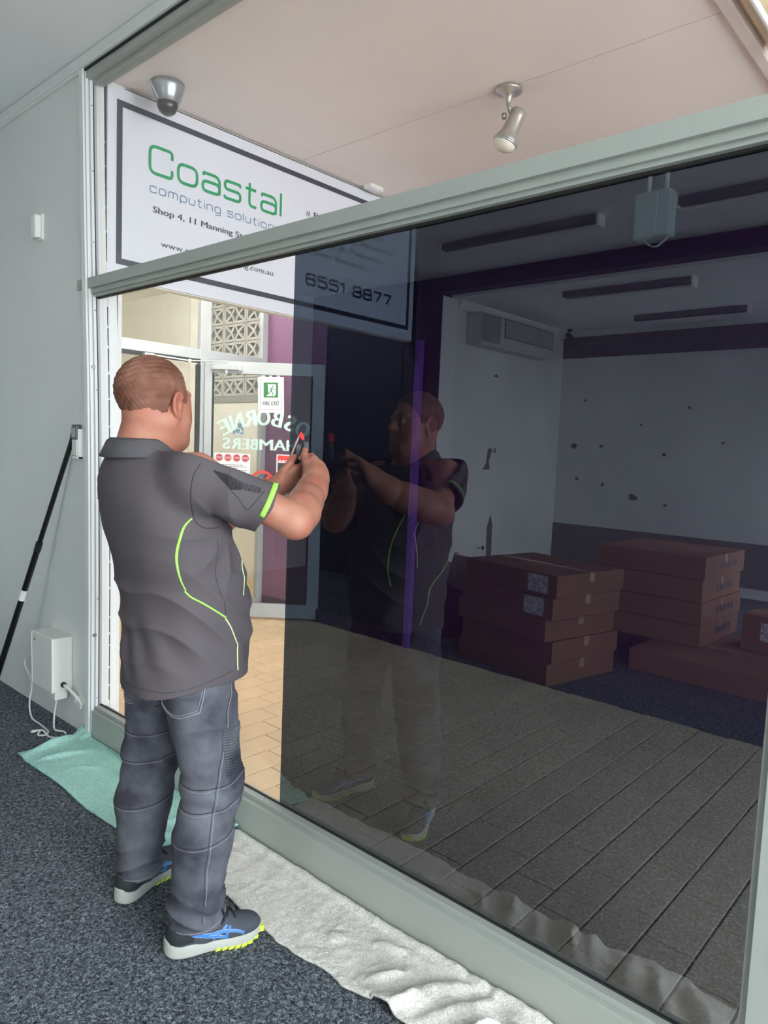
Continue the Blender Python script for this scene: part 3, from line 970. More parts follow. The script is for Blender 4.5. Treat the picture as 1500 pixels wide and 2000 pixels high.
pt = Vector((-3.535, -0.018, 1.487))
pb_ = Vector((-4.045, -0.25, 0.012))
pole = empty('extension_pole', pb_, 'long black pole with a white label band leaning on the grey wall', 'pole')
m_pole = material('glossy_black_pole', S(20, 21, 26), 0.18, var=(9, 0.1))
MB().tube([pb_, pb_.lerp(pt, .62)], 0.0155, 16).build('lower_tube', m_pole, pole, 0, False, 2, True)
MB().tube([pb_.lerp(pt, .615), pt], 0.0125, 16).build('upper_tube', m_pole, pole, 0, False, 2, True)
MB().tube([pb_.lerp(pt, .605), pb_.lerp(pt, .635)], 0.0175, 16).build('lock_collar', m_black, pole, 0, False, 2, True)
MB().tube([pb_.lerp(pt, .425), pb_.lerp(pt, .462)], 0.0168, 16).build('label_band', m_plas, pole, 0, False, 2, True)
MB().lathe([(0.0125, -0.005), (0.0145, 0.0), (0.0145, 0.02), (0.009, 0.03)], pt, (pt - pb_), 14).build('tip_cap', m_black, pole, 0, True)

wb = empty('wall_box', (-3.715, 0, 0.18), 'white plastic network box low on the grey wall with loose white cables', 'box')
MB().box(-3.820, -3.570, -0.100, 0.0, 0.195, 0.475).build('housing', material('ivory_plastic', S(226, 225, 220), 0.4, var=(6, 0.03)), wb, 0.007)
MB().box(-3.822, -3.568, -0.108, -0.098, 0.195, 0.478).build('lid', m_plas, wb, 0.004)
MB().lathe([(0.006, 0.0), (0.006, 0.003)], (-3.770, -0.1075, 0.438), (0, -1, 0), 12).build('lid_screw', m_screw, wb)
MB().prism([(-3.645, 0.150), (-3.585, 0.150), (-3.585, 0.195), (-3.655, 0.195)], -0.085, -0.02, 'xz').build('cable_gland', m_plas, wb, 0.004)
MB().lathe([(0.014, 0.0), (0.014, 0.012), (0.009, 0.014)], (-3.571, -0.05, 0.232), (1, 0, 0), 12).build('grommet', m_gap, wb, 0, True)
MB().tube([(-3.563, -0.05, 0.232), (-3.535, -0.04, 0.22), (-3.495, -0.02, 0.185), (-3.470, -0.014, 0.165)], 0.008, 10).build('conduit_tail', m_plas, wb, 0, True)
trk = empty('cable_trunking', (-3.455, 0, 0.13), 'short white cable trunking between the white box and window frame', 'trunking')
MB(Matrix.Translation((-3.460, 0, 0.150)) @ Matrix.Rotation(0.45, 4, 'Y')).box(-0.035, 0.02, -0.022, 0.0, -0.016, 0.016).build('cover', m_plas, trk, 0.002)
MB(Matrix.Translation((-3.460, 0, 0.150)) @ Matrix.Rotation(0.45, 4, 'Y')).box(-0.040, -0.034, -0.024, 0.0, -0.018, 0.018).build('end_cap', m_plas, trk, 0.001)


def spline(pts, n=8):
    P = [Vector(p) for p in pts]
    P = [P[0]] + P + [P[-1]]
    out = []
    for i in range(1, len(P) - 2):
        for k in range(n):
            t = k / n
            a, b, c, d = P[i - 1:i + 3]
            out.append(0.5 * ((2 * b) + (c - a) * t + (2 * a - 5 * b + 4 * c - d) * t * t + (3 * b - a - 3 * c + d) * t ** 3))
    out.append(P[-2])
    return out


cb = MB().tube(spline([(-3.800, -0.11, 0.472), (-3.797, -0.113, 0.44), (-3.794, -0.1125, 0.30), (-3.791, -0.112, 0.20)]), 0.0025, 6)
tag(cb.build('cable', m_plas, None, 0, True), 'thin white cable running down the front of the white wall box', 'cable')
cb = MB().tube(spline([(-3.827, -0.05, 0.43), (-3.865, -0.06, 0.42), (-3.880, -0.06, 0.34), (-4.00, -0.07, 0.26), (-3.880, -0.08, 0.17), (-3.860, -0.10, 0.07), (-3.795, -0.115, 0.012), (-3.695, -0.115, 0.0055), (-3.615, -0.12, 0.006), (-3.560, -0.13, 0.008), (-3.535, -0.155, 0.006), (-3.560, -0.18, 0.006), (-3.595, -0.155, 0.012),
      (-3.610, -0.175, 0.006), (-3.615, -0.185, 0.006), (-3.625, -0.18, 0.006), (-3.575, -0.15, 0.017), (-3.515, -0.15, 0.006), (-3.470, -0.135, 0.006), (-3.465, -0.12, 0.006)]), 0.0045, 8)
tag(cb.build('cable', m_plas, None, 0, True), 'loose white cable looping from the white box down onto the carpet', 'cable')
cb = MB().tube(spline([(-3.630, -0.055, 0.150), (-3.635, -0.06, 0.10), (-3.630, -0.07, 0.045), (-3.595, -0.085, 0.0060), (-3.555, -0.09, 0.006), (-3.515, -0.07, 0.006), (-3.485, -0.075, 0.006)]), 0.0045, 8)
tag(cb.build('cable', m_plas, None, 0, True), 'short white cable hanging beneath the white box to the carpet edge', 'cable')

# ------------------------------------------------------------------ towels
from mathutils import noise as mnoise


def fbm(x, y, s, oct=4, z=0.0):
    v, a, f = 0.0, 1.0, s
    for _ in range(oct):
        v += a * mnoise.noise(Vector((x * f, y * f, z)))
        a *= 0.5
        f *= 2.1
    return v


def towel_material(name, c1, c2):
    m = material(name, c1, 1.0, 0, 0.0, var=(150, 0.0, 0.38, 0.62), col2=c2)
    nt = m.node_tree
    tc = nt.nodes.new('ShaderNodeTexCoord')
    n = nt.nodes.new('ShaderNodeTexNoise')
    n.inputs['Scale'].default_value = 150
    n.inputs['Detail'].default_value = 3
    n.inputs['Distortion'].default_value = 1.6
    nt.links.new(tc.outputs['Object'], n.inputs['Vector'])
    b = nt.nodes.new('ShaderNodeBump')
    b.inputs['Strength'].default_value = 1.0
    b.inputs['Distance'].default_value = 0.006
    nt.links.new(n.outputs['Fac'], b.inputs['Height'])
    nt.links.new(b.outputs[0], nt.nodes['Principled BSDF'].inputs['Normal'])
    return m


m_wtowel = towel_material('white_terry', S(250, 247, 240), S(226, 222, 213))
m_ttowel = towel_material('teal_terry', S(206, 247, 236), S(164, 226, 212))


def cloth(name, fn, nu, nv, th, mat, parent=None):
    """sheet from fn(u,v)->(x,y,z), given a real thickness, underside on its own"""
    V, F = [], []
    for i in range(nu + 1):
        for j in range(nv + 1):
            V.append(fn(i / nu, j / nv))
    idx = lambda i, j: i * (nv + 1) + j
    for i in range(nu):
        for j in range(nv):
            F.append((idx(i, j), idx(i + 1, j), idx(i + 1, j + 1), idx(i, j + 1)))
    me = bpy.data.meshes.new(name)
    me.from_pydata(V, [], F)
    me.materials.append(mat)
    me.polygons.foreach_set('use_smooth', [True] * len(F))
    me.update()
    o = link(name, me)
    if parent is not None:
        o.parent = parent
        o.matrix_parent_inverse = parent.matrix_world.inverted()
    s = o.modifiers.new('thickness', 'SOLIDIFY')
    s.thickness = th
    s.offset = -1
    return o


def ridge(x, y, ax, ay, bx, by, w, h):
    """a soft fold along the segment a-b"""
    dx, dy = bx - ax, by - ay
    L2 = dx * dx + dy * dy
    t = max(0, min(1, ((x - ax) * dx + (y - ay) * dy) / L2))
    d2 = (x - ax - t * dx) ** 2 + (y - ay - t * dy) ** 2
    return h * math.exp(-d2 / (w * w)) * math.sin(math.pi * min(max(t, .06), .94))


WF = [(-1.08, -0.30, -0.93, -0.03, .030, .030), (-0.99, -0.31, -0.84, -0.10, .028, .042), (-0.90, -0.31, -0.80, -0.14, .026, .036), (-1.14, -0.22, -1.02, -0.02, .03, .022),
      (-1.20, -0.29, -1.05, -0.16, .024, .026), (-0.78, -0.30, -0.68, -0.10, .030, .040), (-0.70, -0.30, -0.56, -0.05, .034, .042), (-0.60, -0.30, -0.50, -0.12, .030, .036),
      (-0.53, -0.28, -0.46, -0.06, .03, .03), (-1.36, -0.11, -1.22, -0.06, .02, .016), (-1.48, -0.20, -1.40, -0.13, .018, .010), (-1.27, -0.24, -1.18, -0.12, .018, .014),
      (-0.95, -0.16, -0.66, -0.20, .03, .022), (-1.62, -0.12, -1.50, -0.16, .014, .006), (-0.86, -0.08, -0.60, -0.07, .022, .026)]


def white_towel(u, v):
    x = -2.145 + u * 1.695
    front = -0.285 - 0.012 * math.sin(x * 7) - 0.02 * max(0, x + 1.2) - 0.012 * fbm(x, 0, 9, 2)
    if x > -1.02:
        front += 0.05 * max(0.0, 1 - abs(x + 0.86) / 0.10) ** 0.8
    back = -0.004
    y = front + (back - front) * v
    z = 0.011 + 0.0035 * fbm(x, y, 14, 3) + 0.003 * max(0, fbm(x, y, 45, 2, 3.0))
    crump = min(1, max(0, (x + 1.35) / 0.25))
    z += crump * (0.016 * fbm(x, y, 7, 3, 1.3) + 0.010)
    wx, wy = x + .018 * fbm(x, y, 11, 2, 7.0), y + .018 * fbm(x, y, 11, 2, 9.0)
    for f in WF:
        z += ridge(wx, wy, *f)
    if v > 0.86:                       # rolled hem against the sill
        z += 0.010 * math.sin((v - 0.86) / 0.14 * math.pi)
    if v < 0.03 or u > 0.985:
        z = min(z, 0.012 + 0.35 * (z - 0.012)) if x < -1.2 else z
    # under the feet it is pressed flat
    for fx, fy in ((-1.70, -0.32),):
        d = math.hypot(x - fx, (y - fy))
        if d < 0.12:
            z = min(z, 0.010 + 0.05 * max(0, d - 0.06))
    return (x, y, max(z, 0.0085))


wt = cloth('towel', white_towel, 330, 62, 0.007, m_wtowel)
tag(wt, 'long white terry towel laid on the carpet along the window sill', 'towel')

TF = [(-3.36, -0.32, -3.42, -0.03, .022, .028), (-3.27, -0.33, -3.20, -0.06, .015, .018), (-3.05, -0.14, -2.62, -0.13, .010, .013), (-3.10, -0.22, -2.98, -0.13, .012, .010), (-3.20, -0.02, -2.9, -0.06, .02, .012),
      (-2.40, -0.20, -2.30, -0.05, .016, .02), (-2.34, -0.26, -2.22, -0.16, .014, .018), (-2.22, -0.20, -2.16, -0.03, .014, .018), (-2.7, -0.28, -2.55, -0.2, .012, .008)]


def teal_towel(u, v):
    # left edge slanting, right end folded over the white towel
    xl = -3.405 - 0.05 * v + 0.10 * v * (1 - v)
    xr = -2.10 - 0.055 * v
    x = xl + (xr - xl) * u
    front = -0.335 + 0.13 * max(0, (x + 2.42) / 0.32) - 0.006 * math.sin(x * 11)
    back = -0.004 if x > -3.44 else -0.010
    y = front + (back - front) * v
    z = 0.010 + 0.0035 * fbm(x, y, 12, 3, 5.0) + 0.0025 * max(0, fbm(x, y, 40, 2, 2.0))
    for f in TF:
        z += ridge(x, y, *f)
    if x > -2.26:
        z += 0.022 * min(1, (x + 2.26) / 0.05)
    if x > -2.17 + 0.03 * v:
        z += 0.010
    if x < -3.36 and v > 0.8:
        z += 0.03 * (v - 0.8) / 0.2
    return (x, y, max(z, 0.0085))


tt_ = cloth('towel', teal_towel, 250, 64, 0.007, m_ttowel)
tag(tt_, 'teal green terry towel on the carpet in the corner by the wall', 'towel')
tgo = MB().box(-3.30, -3.255, -0.352, -0.335, 0.004, 0.006)
MB(Matrix.Translation((-3.385, -0.20, 0.012)) @ Matrix.Rotation(0.3, 4, 'Z')).box(-0.035, 0.0, -0.012, 0.012, 0, 0.0016).build('care_label', material('grey_label', S(196, 200, 198), 0.7, var=(20, 0.05)), tt_)

# ------------------------------------------------------------------ the back of the shop, seen in the tinted glass
def batten(x0, x1, y, zc, label):
    e = empty('batten_light', ((x0 + x1) / 2, y, zc), label, 'light', 'batten lights under the shop ceiling')
    MB().box(x0, x1, y - 0.05, y + 0.05, zc - 0.055, zc).build('body', material('grey_white_enamel', S(176, 178, 176), 0.5, var=(5, 0.05)) if 'mb_en' not in globals() else mb_en, e, 0.004)
    MB().box(x1 - 0.02, x1 + 0.004, y - 0.052, y + 0.052, zc - 0.090, zc).build('end_plate', m_plas, e, 0.003)
    MB().box(x0 - 0.004, x0 + 0.02, y - 0.052, y + 0.052, zc - 0.075, zc).build('end_plate', m_plas, e, 0.003)
    MB().tube([(x0 + 0.02, y, zc - 0.075), (x1 - 0.02, y, zc - 0.075)], 0.013, 10).build('tube', m_white, e)
    return e


mb_en = material('grey_white_enamel', S(112, 114, 114), 0.5, var=(5, 0.05))
batten(-3.95, -2.50, -3.30, 3.26, 'batten light on the ceiling before the dark beam, left one of two')
batten(-1.95, -0.50, -3.30, 3.26, 'batten light on the ceiling before the dark beam, right one of two')
batten(-3.57, -2.31, -4.75, 3.08, 'batten light on the back room ceiling next to the dark beam')
batten(-3.47, -2.26, -6.20, 3.08, 'batten light on the back room ceiling next to the far wall')

acu = empty('air_conditioner', (-4.64, -5.4, 2.63), 'white wall mounted air conditioner high on the side wall of the back room', 'air conditioner')
m_ac = material('aged_white_plastic', S(206, 206, 200), 0.45, var=(4, 0.06))
MB().prism([(-4.647, 2.64), (-4.47, 2.64), (-4.44, 2.70), (-4.44, 2.95), (-4.48, 2.98), (-4.647, 2.98)], -6.19, -4.66, 'xz').build('casing', m_ac, acu, 0.01)
MB().box(-4.442, -4.434, -5.0, -4.665, 2.67, 2.96).build('side_panel', material('grey_ac_panel', S(150, 152, 150), 0.5, var=(4, 0.08)), acu, 0.004)
gr = MB()
for k in range(13):
    gr.box(-4.442, -4.430, -6.12, -5.10, 2.765 + k * 0.0145, 2.773 + k * 0.0145)
gr.build('intake_grille', m_ac, acu)
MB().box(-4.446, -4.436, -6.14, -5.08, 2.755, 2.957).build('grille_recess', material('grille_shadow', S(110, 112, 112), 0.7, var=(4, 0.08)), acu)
MB().box(-4.452, -4.436, -6.16, -5.06, 2.675, 2.735).build('louvre', m_ac, acu, 0.004)
vcam = empty('bullet_camera', (-4.56, -6.74, 3.08), 'small black camera in the ceiling corner of the back room', 'camera')
MB().lathe([(0.03, 0), (0.03, 0.02), (0.012, 0.03)], (-4.50, -6.66, 3.08), (0, 0, -1), 14).build('base', m_black, vcam, 0, True)
MB().tube([(-4.50, -6.66, 3.05), (-4.50, -6.66, 3.01)], 0.008, 8).build('stem', m_black, vcam)
MB().tube([(-4.54, -6.68, 3.02), (-4.45, -6.62, 2.975)], 0.028, 14).build('body', m_black, vcam, 0, False, 2, True)
skt = empty('power_socket', (-4.65, -5.1, 0.4), 'white double power socket low on the side wall of the back room', 'socket')
MB().box(-4.65, -4.641, -5.18, -5.06, 0.36, 0.43).build('plate', m_plas, skt, 0.002)
MB().box(-4.641, -4.620, -5.175, -5.15, 0.375, 0.415).build('plug', m_gap, skt, 0.002)
MB().box(-4.641, -4.632, -5.10, -5.075, 0.385, 0.405).build('outlet', m_gap, skt, 0.002)
# bare patches where fittings were pulled off the side and far walls
m_bare = material('bare_plaster_patch', S(118, 116, 114), 0.85, var=(14, 0.15))
def patch(pts, x=None, y=None):
    mb = MB()
    if x is not None:
        mb.prism(pts, x, x + 0.0025, 'yz')
    else:
        mb.prism(pts, y, y + 0.0025, 'xz')
    return structure(mb.build('trim_17', m_bare))
patch([(-5.28, 1.54), (-5.19, 1.54), (-5.16, 1.36), (-5.10, 1.30), (-5.24, 1.295), (-5.22, 1.40)], -4.6495)
patch([(-5.36, 1.50), (-5.29, 1.49), (-5.34, 1.56)], -4.6495)
patch([(-5.37, 0.2), (-5.26, 0.2), (-5.25, 0.62), (-5.31, 0.78), (-5.36, 0.66)], -4.6495)
patch([(-5.34, 2.355), (-5.22, 2.355), (-5.28, 2.39)], -4.6495)
random.seed(11)
for (px, pz, s) in ((-4.42, 1.62, .05), (-4.05, 1.63, .03), (-4.35, 1.2, .03), (-3.6, 1.02, .06), (-3.55, 1.9, .025), (-3.2, 0.95, .025), (-3.25, 1.55, .03), (-4.0, 1.15, .03), (-2.6, 1.7, .025), (-4.3, 2.2, .02), (-3.0, 2.1, .02)):
    patch([(px + s * math.cos(a) * random.uniform(.6, 1.2), pz + s * .8 * math.sin(a) * random.uniform(.6, 1.2)) for a in np.linspace(0, 2 * math.pi, 8, endpoint=False)], None, -6.8095)

# cartons
m_card = material('brown_cardboard', S(136, 100, 78), 0.8, var=(3, 0.12), bump=(80, 0.06, 0.001))
m_card2 = material('dusky_cardboard', S(150, 112, 92), 0.8, var=(3, 0.12), bump=(80, 0.06, 0.001))
m_tape = material('packing_tape', S(190, 160, 130), 0.25, var=(20, 0.1))
m_label = material('white_shipping_label', S(226, 228, 236), 0.6, var=(60, 0.3, 0.45, 0.6), col2=S(150, 152, 160))


def carton(loc, rz, L, W, Hh, label, mat, lab=None, marks=False, group=None):
    e = empty('carton', loc, label, 'carton', group, rz)
    R_ = e.matrix_world
    g = 0.0015
    MB(R_).box(-L / 2, L / 2, -W / 2, W / 2, 0.0, Hh - 0.004).build('box_body', mat, e, 0.004)
    MB(R_).box(-L / 2 + g, L / 2 - g, -W / 2 + g, -0.002, Hh - 0.004, Hh).build('flap', mat, e)
    MB(R_).box(-L / 2 + g, L / 2 - g, 0.002, W / 2 - g, Hh - 0.004, Hh).build('flap', mat, e)
    t_ = MB(R_).box(-L / 2 - 0.001, L / 2 + 0.001, -0.025, 0.025, Hh, Hh + 0.0006)
    t_.box(L / 2, L / 2 + 0.0008, -0.025, 0.025, Hh - 0.06, Hh)
    t_.build('packing_tape', m_tape, e)
    if lab:
        u, v, lw, lh = lab
        MB(R_).box(u - lw / 2, u + lw / 2, W / 2, W / 2 + 0.001, v - lh / 2, v + lh / 2).build('shipping_label', m_label, e)
    if marks:
        mk = MB(R_)
        for k in range(5):
            a = -W * 0.28 + k * W * 0.09
            mk.box(L / 2, L / 2 + 0.0008, a, a + W * 0.055, Hh * .35, Hh * .65)
        tag(mk.build('stencil_print', m_ink, e), kind='stuff')
    return e


SH = 0.146
angs = (0.205, 0.19, 0.22, 0.20, 0.205)
offs = ((0, 0), (0.01, -0.02), (-0.015, 0.01), (0.02, 0.015), (0.03, -0.01))
names1 = ('lowest brown carton of the stack by the side wall', 'second brown carton from the floor in the left stack', 'middle brown carton of the left stack', 'brown carton with a white label, second from the top of left stack', 'top brown carton of the left stack with a white label')
for k in range(5):
    cx, cy = -2.55 + offs[k][0], -2.79 + offs[k][1]
    carton((cx, cy, k * SH), angs[k], 0.84, 0.70, SH - 0.001, names1[k], m_card, (0.26, 0.075, 0.17, 0.115) if k >= 3 else None, False, None)
names2 = ('wide flat carton on the floor under the right stack', 'lowest dark carton standing on the wide flat carton', 'dark carton in the middle of the right stack with printed end', 'dark carton second from the top of the right stack', 'top dark carton of the right stack')
carton((-1.40, -3.70, 0), 0.05, 1.20, 1.05, 0.150, names2[0], m_card2)
for k in range(4):
    carton((-2.08 + 0.01 * (k % 2), -4.00 + 0.012 * (k % 3), 0.151 + k * 0.165), 0.03 + 0.015 * (k % 2), 0.84, 0.80, 0.164, names2[k + 1], m_card2, None, True)
carton((-1.20, -3.98, 0.151), 0.1, 0.50, 0.34, 0.26, 'pale labelled carton beside the right stack', m_card2, (0.05, 0.15, 0.34, 0.13))
carton((-3.98, -3.80, 0), 0.2, 0.50, 0.40, 0.40, 'brown carton behind the dark bin', m_card2)
bn = empty('waste_bin', (-3.42, -2.95, 0), 'dark blue bin with a torn paper sack beside the left stack of cartons', 'bin')
m_bin = material('dark_blue_plastic', S(34, 38, 58), 0.5, var=(6, 0.1))
MB().lathe([(0.13, 0), (0.16, 0.36), (0.168, 0.36), (0.168, 0.38), (0.155, 0.38), (0.15, 0.34), (0.125, 0.02)], (-3.42, -2.95, 0), (0, 0, 1), 24).build('bin_body', m_bin, bn, 0, False, 2, True)
pp = empty('paper_sack', (-3.36, -2.90, 0.38), 'crumpled pale paper sack sticking out of the dark bin', 'sack')
MB(Matrix.Translation((-3.36, -2.92, 0.405)) @ Matrix.Rotation(0.25, 4, 'Y')).prism([(-0.11, 0), (0.10, 0), (0.13, 0.24), (0.05, 0.28), (-0.06, 0.255), (-0.09, 0.27)], -0.02, 0.02, 'xz').build('sack', material('pale_kraft_paper', S(190, 172, 164), 0.8, var=(8, 0.15), bump=(18, 0.5, 0.01)), pp, 0.004)
# ------------------------------------------------------------------ tint film on the lower pane
tf = MB().box(-1.978, -0.372, 0.0505, 0.0515, 0.1625, 2.1605).build('tint_film', m_film)
tag(tf, 'very dark mirror-like tint film on the right part of lower window pane', 'window film')

# ------------------------------------------------------------------ signed-distance modelling for soft shapes


def smin(a, b, k):
    if k <= 0:
        return np.minimum(a, b)
    h = np.maximum(k - np.abs(a - b), 0.0) / k
    return np.minimum(a, b) - h * h * k * 0.25


class Field:
    def __init__(s, lo, hi, h):
        s.lo = np.array(lo, float)
        s.h = h
        s.n = np.ceil((np.array(hi) - s.lo) / h).astype(int) + 1
        s.D = np.full(tuple(s.n), 1.0, np.float32)
        s.ax = [(s.lo[i] + np.arange(s.n[i]) * h).astype(np.float32) for i in range(3)]

    def win(s, lo, hi):
        a = np.clip(np.floor((np.array(lo) - s.lo) / s.h).astype(int), 0, s.n - 1)
        b = np.clip(np.ceil((np.array(hi) - s.lo) / s.h).astype(int) + 1, 1, s.n)
        b = np.maximum(b, a + 1)
        sl = tuple(slice(i, j) for i, j in zip(a, b))
        X, Y, Z = np.meshgrid(s.ax[0][sl[0]], s.ax[1][sl[1]], s.ax[2][sl[2]], indexing='ij', sparse=True)
        return sl, X, Y, Z

    def put(s, fn, lo, hi, k=0.0, op='add'):
        sl, X, Y, Z = s.win(lo, hi)
        d = fn(X, Y, Z).astype(np.float32)
        if op == 'add':
            s.D[sl] = smin(s.D[sl], d, k)
        elif op == 'sub':
            s.D[sl] = -smin(-s.D[sl], d, k)
        return s

    def cone(s, a, b, r1, r2, k=0.01, op='add'):
        a, b = np.array(a, float), np.array(b, float)
        ba = b - a
        L2 = float(ba @ ba) + 1e-12
        m = max(r1, r2) + k + 0.012
        def fn(X, Y, Z):
            t = np.clip(((X - a[0]) * ba[0] + (Y - a[1]) * ba[1] + (Z - a[2]) * ba[2]) / L2, 0, 1)
            return np.sqrt((X - a[0] - t * ba[0]) ** 2 + (Y - a[1] - t * ba[1]) ** 2 + (Z - a[2] - t * ba[2]) ** 2) - (r1 + (r2 - r1) * t)
        return s.put(fn, np.minimum(a, b) - m, np.maximum(a, b) + m, k, op)

    def ell(s, c, r, k=0.01, R=None, op='add'):
        c = np.array(c, float)
        r = np.array(r, float)
        m = max(r) + k + 0.012
        R = np.eye(3) if R is None else np.array(R)
        def fn(X, Y, Z):
            x, y, z = X - c[0], Y - c[1], Z - c[2]
            u = R[0, 0] * x + R[1, 0] * y + R[2, 0] * z
            v = R[0, 1] * x + R[1, 1] * y + R[2, 1] * z
            q = R[0, 2] * x + R[1, 2] * y + R[2, 2] * z
            k0 = np.sqrt((u / r[0]) ** 2 + (v / r[1]) ** 2 + (q / r[2]) ** 2)
            k1 = np.sqrt((u / r[0] ** 2) ** 2 + (v / r[1] ** 2) ** 2 + (q / r[2] ** 2) ** 2) + 1e-9
            return k0 * (k0 - 1) / k1
        return s.put(fn, c - m, c + m, k, op)

    def stack(s, rows, k=0.02, inset=0.0, e=2.2):
        """rows of (z, cx, cy, half width, front depth, back depth), smooth in z"""
        A = np.array(rows, float)
        zz = np.linspace(A[0, 0], A[-1, 0], 160)
        P = [np.interp(zz, A[:, 0], A[:, i]) for i in range(1, 6)]
        ker = np.hanning(21)
        ker /= ker.sum()
        P = [np.convolve(np.pad(p, 10, 'edge'), ker, 'valid') for p in P]
        def fn(X, Y, Z):
            cx, cy, a, bf, bb = [np.interp(Z, zz, p) for p in P]
            a, bf, bb = a - inset, bf - inset, bb - inset
            u = np.abs(X - cx) / a
            y = Y - cy
            b = np.where(y > 0, bf, bb)
            v = np.abs(y) / b
            k0 = (u ** e + v ** e + 1e-9) ** (1 / e)
            g = np.sqrt((u ** (e - 1) / a) ** 2 + (v ** (e - 1) / b) ** 2) / np.maximum(k0, 1e-4) ** (e - 1) + 1e-6
            d = (k0 - 1) / g
            return np.maximum(d, np.maximum(A[0, 0] - Z, Z - A[-1, 0]))
        m = 0.05
        lo = [A[:, 1].min() - A[:, 3].max() - m, A[:, 2].min() - A[:, 5].max() - m, A[0, 0] - m]
        hi = [A[:, 1].max() + A[:, 3].max() + m, A[:, 2].max() + A[:, 4].max() + m, A[-1, 0] + m]
        return s.put(fn, lo, hi, k)

    def mesh(s, name, mat, keep_z=None):
        D = s.D
        neg = D < 0
        nx, ny, nz = D.shape
        cnt = np.zeros((nx - 1, ny - 1, nz - 1), np.uint8)
        for i in (0, 1):
            for j in (0, 1):
                for k in (0, 1):
                    cnt += neg[i:nx - 1 + i, j:ny - 1 + j, k:nz - 1 + k]
        act = (cnt > 0) & (cnt < 8)
        ii = np.argwhere(act)
        idx = np.full(act.shape, -1, np.int32)
        idx[act] = np.arange(len(ii))
        i, j, k = ii.T
        acc = np.zeros((len(ii), 3))
        num = np.zeros(len(ii))
        corners = [(a, b, c) for a in (0, 1) for b in (0, 1) for c in (0, 1)]
        for a in corners:
            for ax in range(3):
                if a[ax] == 0:
                    b = list(a)
                    b[ax] = 1
                    d0 = D[i + a[0], j + a[1], k + a[2]].astype(float)
                    d1 = D[i + b[0], j + b[1], k + b[2]].astype(float)
                    m = (d0 < 0) != (d1 < 0)
                    t = np.where(m, d0 / np.where(m, d0 - d1, 1.0), 0.0)
                    for q in range(3):
                        acc[:, q] += np.where(m, a[q] + (t if q == ax else 0.0), 0.0)
                    num += m
        V = s.lo + (ii + acc / num[:, None]) * s.h
        F = []
        for ax in range(3):
            o1, o2 = [(1, 2), (2, 0), (0, 1)][ax]
            sl0 = [slice(None)] * 3
            sl1 = [slice(None)] * 3
            sl0[ax] = slice(0, -1)
            sl1[ax] = slice(1, None)
            n0, n1 = neg[tuple(sl0)], neg[tuple(sl1)]
            ch = n0 != n1
            e = np.argwhere(ch)
            ok = (e[:, o1] > 0) & (e[:, o2] > 0) & (e[:, o1] < D.shape[o1] - 1) & (e[:, o2] < D.shape[o2] - 1)
            e = e[ok]
            fl = n0[tuple(e.T)]
            q = []
            for d1, d2 in ((-1, -1), (0, -1), (0, 0), (-1, 0)):
                c = e.copy()
                c[:, o1] += d1
                c[:, o2] += d2
                q.append(idx[tuple(c.T)])
            q = np.array(q).T
            q[~fl] = q[~fl][:, ::-1]
            F.append(q)
        F = np.concatenate(F)
        me = bpy.data.meshes.new(name)
        me.vertices.add(len(V))
        me.vertices.foreach_set('co', V.astype(np.float32).ravel())
        me.loops.add(F.size)
        me.loops.foreach_set('vertex_index', F.astype(np.int32).ravel())
        me.polygons.add(len(F))
        me.polygons.foreach_set('loop_start', np.arange(0, F.size, 4, dtype=np.int32))
        me.polygons.foreach_set('loop_total', np.full(len(F), 4, np.int32))
        me.polygons.foreach_set('use_smooth', np.ones(len(F), bool))
        me.materials.append(mat)
        me.update(calc_edges=True)
        me.validate()
        return me


def bvh_of(me):
    return BVHTree.FromPolygons([v.co.copy() for v in me.vertices], [tuple(p.vertices) for p in me.polygons])


def resample(pts, step):
    pts = [Vector(p) for p in pts]
    out = [pts[0]]
    for a, b in zip(pts, pts[1:]):
        n = max(1, int((b - a).length / step))
        for k in range(1, n + 1):
            out.append(a.lerp(b, k / n))
    return out


def snap(bvh, pts, off):
    out = []
    for p in pts:
        co, no, _, _ = bvh.find_nearest(Vector(p))
        out.append((co + no * off, no))
    return out


def surf_ribbon(mb, bvh, pts, wd, off, th=0.0):
    """flat strip lying on a surface, wd wide"""
    S_ = snap(bvh, pts, off)
    n = len(S_)
    V, F = [], []
    for i, (p, no) in enumerate(S_):
        t = S_[min(i + 1, n - 1)][0] - S_[max(i - 1, 0)][0]
        l = no.cross(t).normalized()
        ww = wd if not callable(wd) else wd(i / max(1, n - 1))
        for sgn, o in ((1, 0), (0.5, 0.0012), (-0.5, 0.0012), (-1, 0)):
            V.append(p + l * ww / 2 * sgn + no * o)
    for i in range(n - 1):
        for k in range(3):
            F.append((i * 4 + k, i * 4 + k + 1, i * 4 + k + 5, i * 4 + k + 4))
    mb.add(V, F)


def surf_tube(mb, bvh, pts, r, off=0.0, n=6):
    mb.tube([p for p, _ in snap(bvh, pts, off)], r, n)
# ------------------------------------------------------------------ the man
def skin_material():
    m = material('skin', S(186, 132, 110), 0.5, 0, 0.35, var=(14, 0.0, 0.35, 0.7), col2=S(176, 108, 90), bump=(120, 0.12, 0.002))
    m.node_tree.nodes['Principled BSDF'].inputs['Subsurface Weight'].default_value = 0.0
    return m


